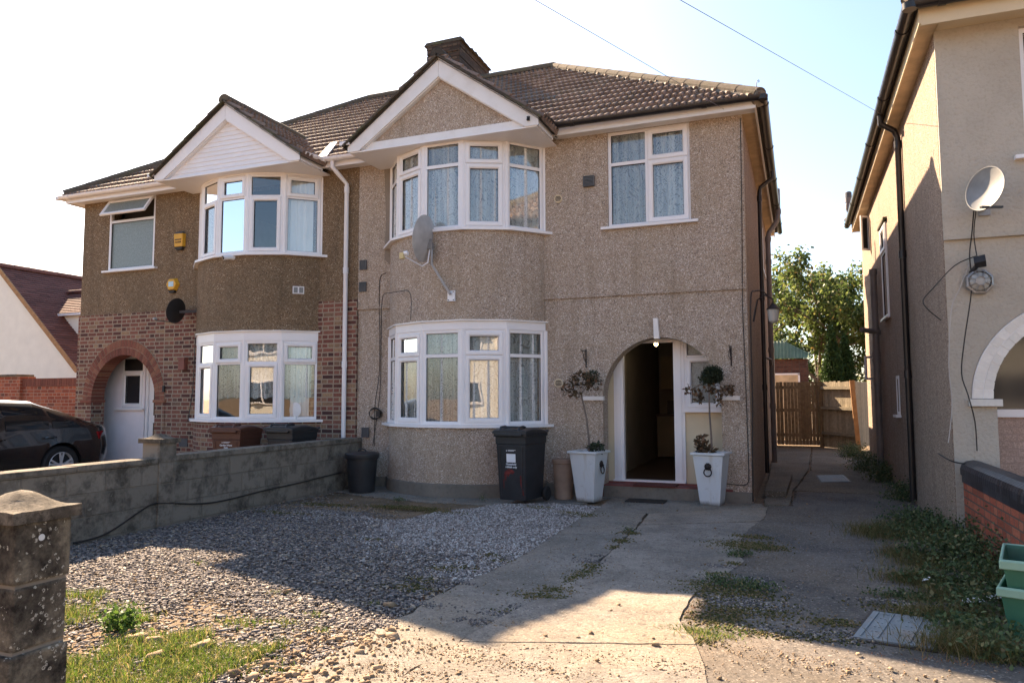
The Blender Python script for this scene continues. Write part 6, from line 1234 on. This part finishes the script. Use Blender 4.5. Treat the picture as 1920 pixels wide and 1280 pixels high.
# ---- shed and garage beyond
t = empty('garden_garage'); tag(t, 'brick garage with a green corrugated roof beyond the gate', 'garage')
m = MB(); m.box(-2.5, .95, 16.0, 16.2, 0, 2.7); m.build('brick_wall', K['garage_brick'], t); m = MB(); m.box(-1.2, .62, 15.95, 16.0, 0, 2.16); m.build('door', K['soffit'], t); m = MB(); m.box(.62, .68, 15.94, 16.0, 0, 2.2); m.box(-1.2, .68, 15.94, 16.0, 2.16, 2.22); m.build('door_frame', K['oldwood'] if 0 else K['upvc'], t)
m = MB()
for i in range(34): x0 = -2.7+i*.11; x1 = x0+.11; f = lambda x: 2.72+max(0, .62*(1-abs(x+.35)/1.5)) if 0 else 2.7; m.hexa([(x0, 15.9, 2.72), (x0+.055, 15.87, 2.72), (x1, 15.9, 2.72), (x1, 15.95, 2.72)]+[(x0, 16.4, 3.35-(max(0, x0-.2))*.55), (x0+.055, 16.37, 3.35-(max(0, x0-.15))*.55), (x1, 16.4, 3.35-(max(0, x1-.2))*.55), (x1, 16.45, 3.35-(max(0, x1-.2))*.55)])
m.build('roof', K['greencorr'], t); settle(t, (-.7, 16.1, 0))
# ---- trees beyond the gate
def leaftree(name, label, base, trunk_h, crown, nl, ls, leafm, seed, spread=1.):
    rd = random.Random(seed); t = empty(name); tag(t, label, 'tree'); m = MB(); ends = []
    base = Vector(base); c = Vector(crown[:3]); rx, ry, rz = crown[3:]
    tp = [base, base+Vector((rd.uniform(-.1, .1), 0, trunk_h*.5)), base+Vector((rd.uniform(-.2, .2), 0, trunk_h))]; m.tube(tp, [.16, .13, .11], 10)
    def br(p, d, L, r, lv):
        pts = [p]; q = p.copy(); dd = d.copy()
        for i in range(4): dd = (dd+Vector((rd.gauss(0, .16), rd.gauss(0, .16), rd.gauss(.04, .1)))).normalized(); q = q+dd*L/4; pts.append(q.copy())
        m.tube(pts, [r*(1-.14*i) for i in range(5)], 6 if lv < 2 else 4, False)
        if lv >= 3: ends.append((pts, dd)); return
        for k in range(3 if lv else 4):
            f = pts[rd.choice((2, 3, 4))]; nd = (dd+Vector((rd.gauss(0, .65), rd.gauss(0, .65), rd.gauss(.05, .4)))).normalized(); br(f, nd, L*rd.uniform(.55, .8), r*.55, lv+1)
        ends.append((pts, dd))
    for k in range(6):
        a = k*1.05+rd.random(); br(tp[-1], Vector((math.cos(a)*.8*spread, math.sin(a)*.6, rd.uniform(.5, 1.2))).normalized(), rz*.62, .075, 0)
    m.build('trunk', K['bark'], t, smooth=True)
    P = []; D = []
    per = max(1, nl//len(ends)); r2 = np.random.default_rng(seed)
    for pts, dd in ends:
        for _ in range(per):
            i = rd.randint(1, 3); p = pts[i].lerp(pts[i+1], rd.random())+Vector((rd.gauss(0, .13), rd.gauss(0, .13), rd.gauss(-.04, .12)))
            P.append(tuple(p)); o = Vector((rd.gauss(0, 1), rd.gauss(0, 1), rd.gauss(-.9, .5))).normalized(); D.append(tuple(o))
    P = np.array(P); A = np.array(D); n = len(P); s = r2.uniform(.6, 1.3, n)*ls; nn = r2.normal(size=(n, 3)); nn[:, 2] += 1.2; cc = np.cross(A, nn); cc /= np.linalg.norm(cc, axis=1)[:, None]+1e-9; up = np.cross(cc, A)
    W_ = cc*(s*.26)[:, None]; V = np.stack([P, P+A*(s*.45)[:, None]+W_+up*(s*.1)[:, None], P+A*s[:, None], P+A*(s*.45)[:, None]-W_+up*(s*.1)[:, None]], 1).reshape(-1, 3)
    big('crown', V, (np.array([(0, 1, 2, 3)])[None]+np.arange(n)[:, None, None]*4).reshape(-1, 4), np.repeat(r2.uniform(.02, 1, n), 4), K[leafm], t)
    settle(t, base); return t
leaftree('leafy_tree', 'loose sunlit cherry-like tree with drooping leaves beyond the gate', (1.3, 21, 0), 2.0, (1.3, 21, 4.5, 3, 3, 4.2), 15000, .19, 'treeleaf', 5)
leaftree('leafy_tree', 'bushy tree right behind the cypress against the house wall', (4.2, 22.5, 0), 1.4, (4, 22.5, 3.5, 2.5, 2, 3.6), 14000, .2, 'treeleaf', 11)
leaftree('leafy_tree', 'far leafy tree seen over the garage roof', (-1.2, 26, 0), 1.6, (-1, 26, 3.5, 3, 2, 3.0), 12000, .2, 'treeleaf', 19)
t = empty('cypress_tree'); tag(t, 'dark green cone-shaped cypress behind the fence', 'tree'); bl = []
for i in range(26):
    z = .3+i*.13; r = .52*(1-(i/27)**1.6)+.05
    for k in range(5): a = k*1.26+i; bl.append((math.cos(a)*r*.55, math.sin(a)*r*.55, z, r*.42, r*.42, .3, .2*r+.02))
leafball('crown', bl, 15000, .08, K['cypressleaf'], 2.2, False, t); m = MB(); m.tube([(0, 0, 0), (0, 0, 3.4)], [.08, .02], 8); m.build('trunk', K['bark'], t); t.location = (1.72, 16.6, 0)
c = copy_tree(t); c.location = (2.15, 17.0, 0); c.scale = (1, 1, .93); c['label'] = 'second dark cypress, half hidden to the right of the taller cypress'
m = leafball('hedge', [(x, 24+random.uniform(-.6, .6), random.uniform(.8, 2.2), .9, .7, 1.1, 1) for x in np.arange(-5, 7, .7)], 9000, .2, K['treeleaf'], 1.); m['kind'] = 'stuff'
# ---- far left: white gabled house, red brick wall, car
t = empty('gabled_house'); tag(t, 'low white rendered house with a steep brown tiled roof at the far left', 'house')
m = MB(); ax, az, ey, ez_ = -21.4, 5.35, -18.0, 2.28; m.prism([(ax, 4, az-.06), (ey+.05, 4, ez_), (ey+.05, 4, -.05), (-24.8, 4, -.05), (-24.8, 4, ez_)], (0, 9, 0)); m.build('wall', K['white_render'], t)
m = MB(); U = Vector((ax-ey, 0, az-ez_)).normalized(); L = math.hypot(ax-ey, az-ez_); tiles(m, (ey+.12, 3.9, ez_-.06), (0, 1, 0), U, Vector((-U.z*-1, 0, -U.x*1)).normalized() if 0 else Vector((U.z, 0, -U.x)), L+.2, lambda q: 0., lambda q: 9.2, .165, .11, .012, .0, 3); r = m.build('roof', K['clay_tile'], t, fixn=False)
m = MB(); m.bar((ax, 3.88, az), (ey+.1, 3.88, ez_-.08), .04, .12); m.build('verge', K['rail'], r); m = MB(); ridge(m, (ax, 3.9, az+.03), (ax, 13, az+.03)); m.build('ridge_tiles', K['clay_tile'], r)
m = MB(); m.box(-20.1, -18.0, 4.8, 6.5, 2.3, 4.03); m.prism([(-18.0, 4.8, 4.03), (-18.0, 6.5, 4.03), (-18.0, 5.65, 4.68)], (-2.5, 0, 0)); m.build('dormer_wall', K['white_render'], t)
m = MB(); rx_ = lambda z: -21.4+(5.35-z)/.903-.05; L = 1.3
tiles(m, (-17.8, 4.62, 3.96), (-1, 0, 0), (0, .80, .60), (0, -.60, .80), L, lambda q: 0., lambda q: -17.8-rx_(3.96+.6*q), .165, .11, .012, 0, 3)
tiles(m, (-17.8, 6.70, 3.96), (-1, 0, 0), (0, -.80, .60), (0, .60, .80), L, lambda q: 0., lambda q: -17.8-rx_(3.96+.6*q), .165, .11, .012, 0, 3); m.build('dormer_roof', K['clay_tile'], t, fixn=False)
m = MB(); ridge(m, (-17.8, 5.66, 4.76), (-20.75, 5.66, 4.76), .09); m.build('ridge_tiles', K['clay_tile'], t)
m = MB(); m.box(-19.9, -17.85, 4.63, 4.68, 3.88, 3.97); m.build('dormer_fascia', K['upvc'], t); m = MB(); m.box(ey-.0, ey+.16, 3.95, 4.1, 2.1, 2.24); m.build('gutter', K['upvc'], t); settle(t, (-21.4, 8, 0))
t = empty('garden_wall'); tag(t, 'orange-red brick wall with a soldier course top behind the parked car', 'garden wall'); m = MB(); m.box(-16.0, -13.6, 1.0, 1.22, -.05, 1.72); m.build('brick_wall', K['redbrick_far'], t)
m = MB(); x = -15.9
while x < -13.65: m.box(x, x+.066, .985, 1.235, 1.722, 1.90, random.uniform(.02, 1)*.5); x += .075
m.build('coping', K['arch_brick'], t); m = MB(); m.box(-17.2, -15.9, .93, 1.3, -.05, 1.95); m.build('pier', K['redbrick_far'], t); m = MB(); m.box(-16.7, -16.0, .9, 1.33, 1.952, 2.0); m.build('pier_cap', K['white_brick'] if 0 else K['capstone'], t); settle(t, (-15, 1.1, 0))
# ---- parked car (nose to the street, tail towards the house)
def make_car():
    t = empty('parked_car'); tag(t, 'glossy black saloon car parked behind the grey block wall', 'car')
    # local: y along length, +y = tail ; x half width
    def prof(y):   # y from 0 nose to 4.6 tail -> bonnet/roof line
        pts = [(0, .62), (.15, .72), (.9, .86), (1.35, .93), (2.1, 1.36), (2.7, 1.44), (3.3, 1.41), (3.85, 1.22), (4.2, 1.04), (4.45, .99), (4.6, .93)]
        for (a, b), (c, d) in zip(pts, pts[1:]):
            if y <= c: return b+(d-b)*(y-a)/(c-a)
        return .93
    belt = lambda y: .80+.13*min(1, y/3.8)
    width = lambda y: .90-.22*max(0, (.5-y)/.5)**2-.16*max(0, (y-4.15)/.45)**2
    wh = [(.85, .33), (3.62, .33)]
    def zb(y):
        z = .2+(.15 if y < .1 or y > 4.5 else 0)
        for c, r in wh:
            if abs(y-c) < .37: z = max(z, .32+math.sqrt(max(0, .37**2-(y-c)**2)))
        return z
    ys = np.linspace(0, 4.6, 93); vs = []; NS = 0
    for y in ys:
        w = width(y); b = min(belt(y), prof(y)-.03); top = prof(y); z0 = zb(y); gh = max(0, top-b); rows = []
        sec = [(w-.04, z0), (w, max(.42, z0+.01)), (w+.008, max(.6, z0+.02)), (w-.005, max(.74, z0+.03)), (w-.05, b)]
        inn = min(1, gh/.42); sec += [(w-.06-.1*inn*.5, b+gh*.45), (w-.07-.22*inn, b+gh*.86), (w-.2-.2*inn, b+gh*.97), (.25, top+.0), (0, top+.01)]
        NS = len(sec); rows = [(x, y, z) for x, z in sec]+[(-x, y, z) for x, z in reversed(sec[:-1])]; vs += rows
    n = 2*NS-1; fs = [(j*n+i, j*n+i+1, (j+1)*n+i+1, (j+1)*n+i) for j in range(len(ys)-1) for i in range(n-1)]+[tuple(range(n)), tuple((len(ys)-1)*n+i for i in range(n))[::-1]]
    m = MB(); m.add(vs, fs); body = m.build('body', K['carpaint'], t, smooth=True)
    def side_pt(y, f, s):   # f 0 belt..1 roof edge, slightly proud
        w = width(y); b = min(belt(y), prof(y)-.03); gh = max(0, prof(y)-b); inn = min(1, gh/.42)
        P = [(w-.05, b), (w-.06-.05*inn, b+gh*.45), (w-.07-.22*inn, b+gh*.86)]; k = f/.86*2 if f < .86 else 2
        a = 0 if f < .45 else 1; q = f/.45 if a == 0 else (f-.45)/.41; x = P[a][0]+(P[a+1][0]-P[a][0])*min(q, 1); z = P[a][1]+(P[a+1][1]-P[a][1])*min(q, 1); return Vector((s*(x+.006), y, z+.001))
    for s in (-1, 1):
        for (ya, yb, fa, fb) in ((1.75, 2.62, .55, .80), (2.70, 3.42, .80, .78), (3.48, 3.98, .76, .30)):
            m = MB(); vv = []; N = 8
            for i in range(N+1):
                y = ya+(yb-ya)*i/N; ft = fa+(fb-fa)*i/N
                for k in range(4): vv.append(side_pt(y, .06+(ft-.06)*k/3, s))
            m.add(vv, [(i*4+k, i*4+k+1, (i+1)*4+k+1, (i+1)*4+k) for i in range(N) for k in range(3)]); m.build('side_window', K['carglass'], t, smooth=True)
        for yh in (2.45, 3.3): m = MB(); m.tube([(s*.915, yh, .80), (s*.935, yh+.04, .81), (s*.935, yh+.16, .81), (s*.91, yh+.2, .80)], .014, 6); m.build('door_handle', K['carpaint'], t)
        m = MB(); m.prism([(s*.76, 4.43, .70), (s*.83, 4.30, .74), (s*.83, 4.28, .86), (s*.72, 4.47, .87)], (s*.05, .03, 0)); m.build('tail_light', K['taillight'], t)
        for c, r in wh:
            m = MB(); m.lathe([(.22, -.05), (.225, -.1), (.30, -.11), (.325, -.08), (.325, .08), (.30, .11), (.225, .1), (.22, .05)], (s*.80, c, .325), 32, 'x'); w_ = m.build('wheel', K['rubber'], t, smooth=True)
            m = MB(); m.lathe([(.225, 0), (.235, s*.09), (.215, s*.1), (.20, s*.02), (.19, s*.0)], (s*.80, c, .325), 32, 'x')
            for k in range(5):
                a = k*2*math.pi/5+.3
                for da in (-.16, .16): m.bar((s*.885, c+.04*math.cos(a), .325+.04*math.sin(a)), (s*.895, c+.215*math.cos(a+da), .325+.215*math.sin(a+da)), .028, .02, (s, 0, 0))
            m.lathe([(.05, s*.07), (.05, s*.1), (.0, s*.105)], (s*.80, c, .325), 14, 'x'); m.build('rim', K['alloy'], w_, smooth=True)
    m = MB(); m.box(-.8, .8, .2, 4.3, .18, .3); m.box(-.74, .74, .4, 4.15, .3, .62); m.build('underbody', K['rubber'], t)
    return t
car = make_car(); car.location = (-11.85, -5.35, 0)
# ---- hall contents
t = empty('kitchen_units'); tag(t, 'dim cream kitchen units with a worktop at the end of the hall', 'kitchen units')
m = MB(); m.box(-2.15, -.78, 4.9, 5.45, .2, 1.03); m.build('base_cabinet', K['cabinet'], t); m = MB(); m.box(-2.16, -.78, 4.87, 5.45, 1.035, 1.075); m.build('worktop', K['wood_floor'], t); m = MB(); m.box(-2.1, -.78, 5.15, 5.45, 1.6, 2.3); w_ = m.build('wall_cabinet', K['cabinet'], t)
for i in range(3): m = MB(); m.box(-2.1+i*.45, -1.68+i*.45, 4.885, 4.9, .26, .98); m.build('cabinet_door', K['cabinet'], t, bevel=.004); 
settle(t, (-1.5, 5.1, .17))
m = MB(); m.box(-1.95, -1.5, 5.0, 5.35, 1.08, 1.36); m.box(-1.93, -1.62, 4.985, 5.0, 1.11, 1.33); tag(m.build('microwave', K['binblack'], None, recentre=True, bevel=.006), 'black microwave on the dim kitchen worktop seen through the open door', 'microwave')
# ornaments in the left bay
m = MB(); m.lathe([(.0, 0), (.03, .005), (.11, .015), (.125, .02), (.0, .012)], (-7.35, -.27, 1.24), 24, 'y'); m.box(-7.38, -7.32, -.26, -.2, 1.08, 1.16); tag(m.build('ornament_plate', K['voile'], None, recentre=True), 'pale round plate on a stand in the lower bay above the black bin', 'ornament')
m = MB(); m.lathe([(.03, 0), (.04, .05), (.02, .1), (.035, .15), (.0, .18)], (-8.95, -.52, 1.08), 14); tag(m.build('vase', K['lampglass'], None, recentre=True), 'small glass vase on the window sill of the lower brick bay', 'ornament')
# ---- houses across the street, seen only as reflections in the panes
def opp(x, label, wallm):
    t = empty('terraced_house'); tag(t, label, 'house', 'houses across the street'); Y0 = -30.; BF = Fr((0, Y0, 0), (1, 0, 0), (0, 1, 0)); w = 3.6
    m = MB(); m.box(x-w, x+w, Y0-8, Y0, -.05, 5.4); m.build('wall', wallm, t)
    m = MB(); P = [(x-w-.3, Y0+.35, 5.35), (x+w+.3, Y0+.35, 5.35), (x+w+.3, Y0-8.3, 5.35), (x-w-.3, Y0-8.3, 5.35), (x-w-.3, Y0-4, 8.2), (x+w+.3, Y0-4, 8.2)]; m.add(P, [(0, 1, 5, 4), (2, 3, 4, 5), (1, 2, 5), (3, 0, 4)]); m.build('roof', K['clay_tile'], t)
    m = MB(); m.prism([(x-2.9, Y0+.6, 5.3), (x+.3, Y0+.6, 5.3), (x-1.3, Y0+.6, 6.8)], (0, -1.5, 0)); m.build('gable', K['upvc'], t)
    for (a, b, z0, z1) in ((x-2.6, x-.1, 1.0, 2.4), (x-2.6, x-.1, 3.9, 5.2), (x+1.2, x+2.4, 3.9, 5.2)):
        m = MB(); BF.ring(m, a, b, z0, z1, .09, 0, .12); BF.box(m, (a+b)/2-.05, (a+b)/2+.05, z0, z1, .02, .1); wn = m.build('window', K['upvc'], t); m = MB(); BF.box(m, a+.05, b-.05, z0+.05, z1-.05, .03, .05); m.build('pane', K['darkglass'], wn)
    m = MB(); BF.box(m, x+1.3, x+2.3, 0, 2.1, .0, .05); m.build('door', K['binbrown'], t); settle(t, (x, Y0-4, 0))
opp(-13, 'orange brick terraced house across the street, leftmost in the pane reflections', K['redbrick_far']); opp(-5.2, 'cream terraced house across the street reflected in the lower bay panes', K['white_render']); opp(2.6, 'brick terraced house across the street, reflected beside the cream one', K['redbrick_far']); opp(10.4, 'cream terraced house across the street, rightmost in the pane reflections', K['white_render'])
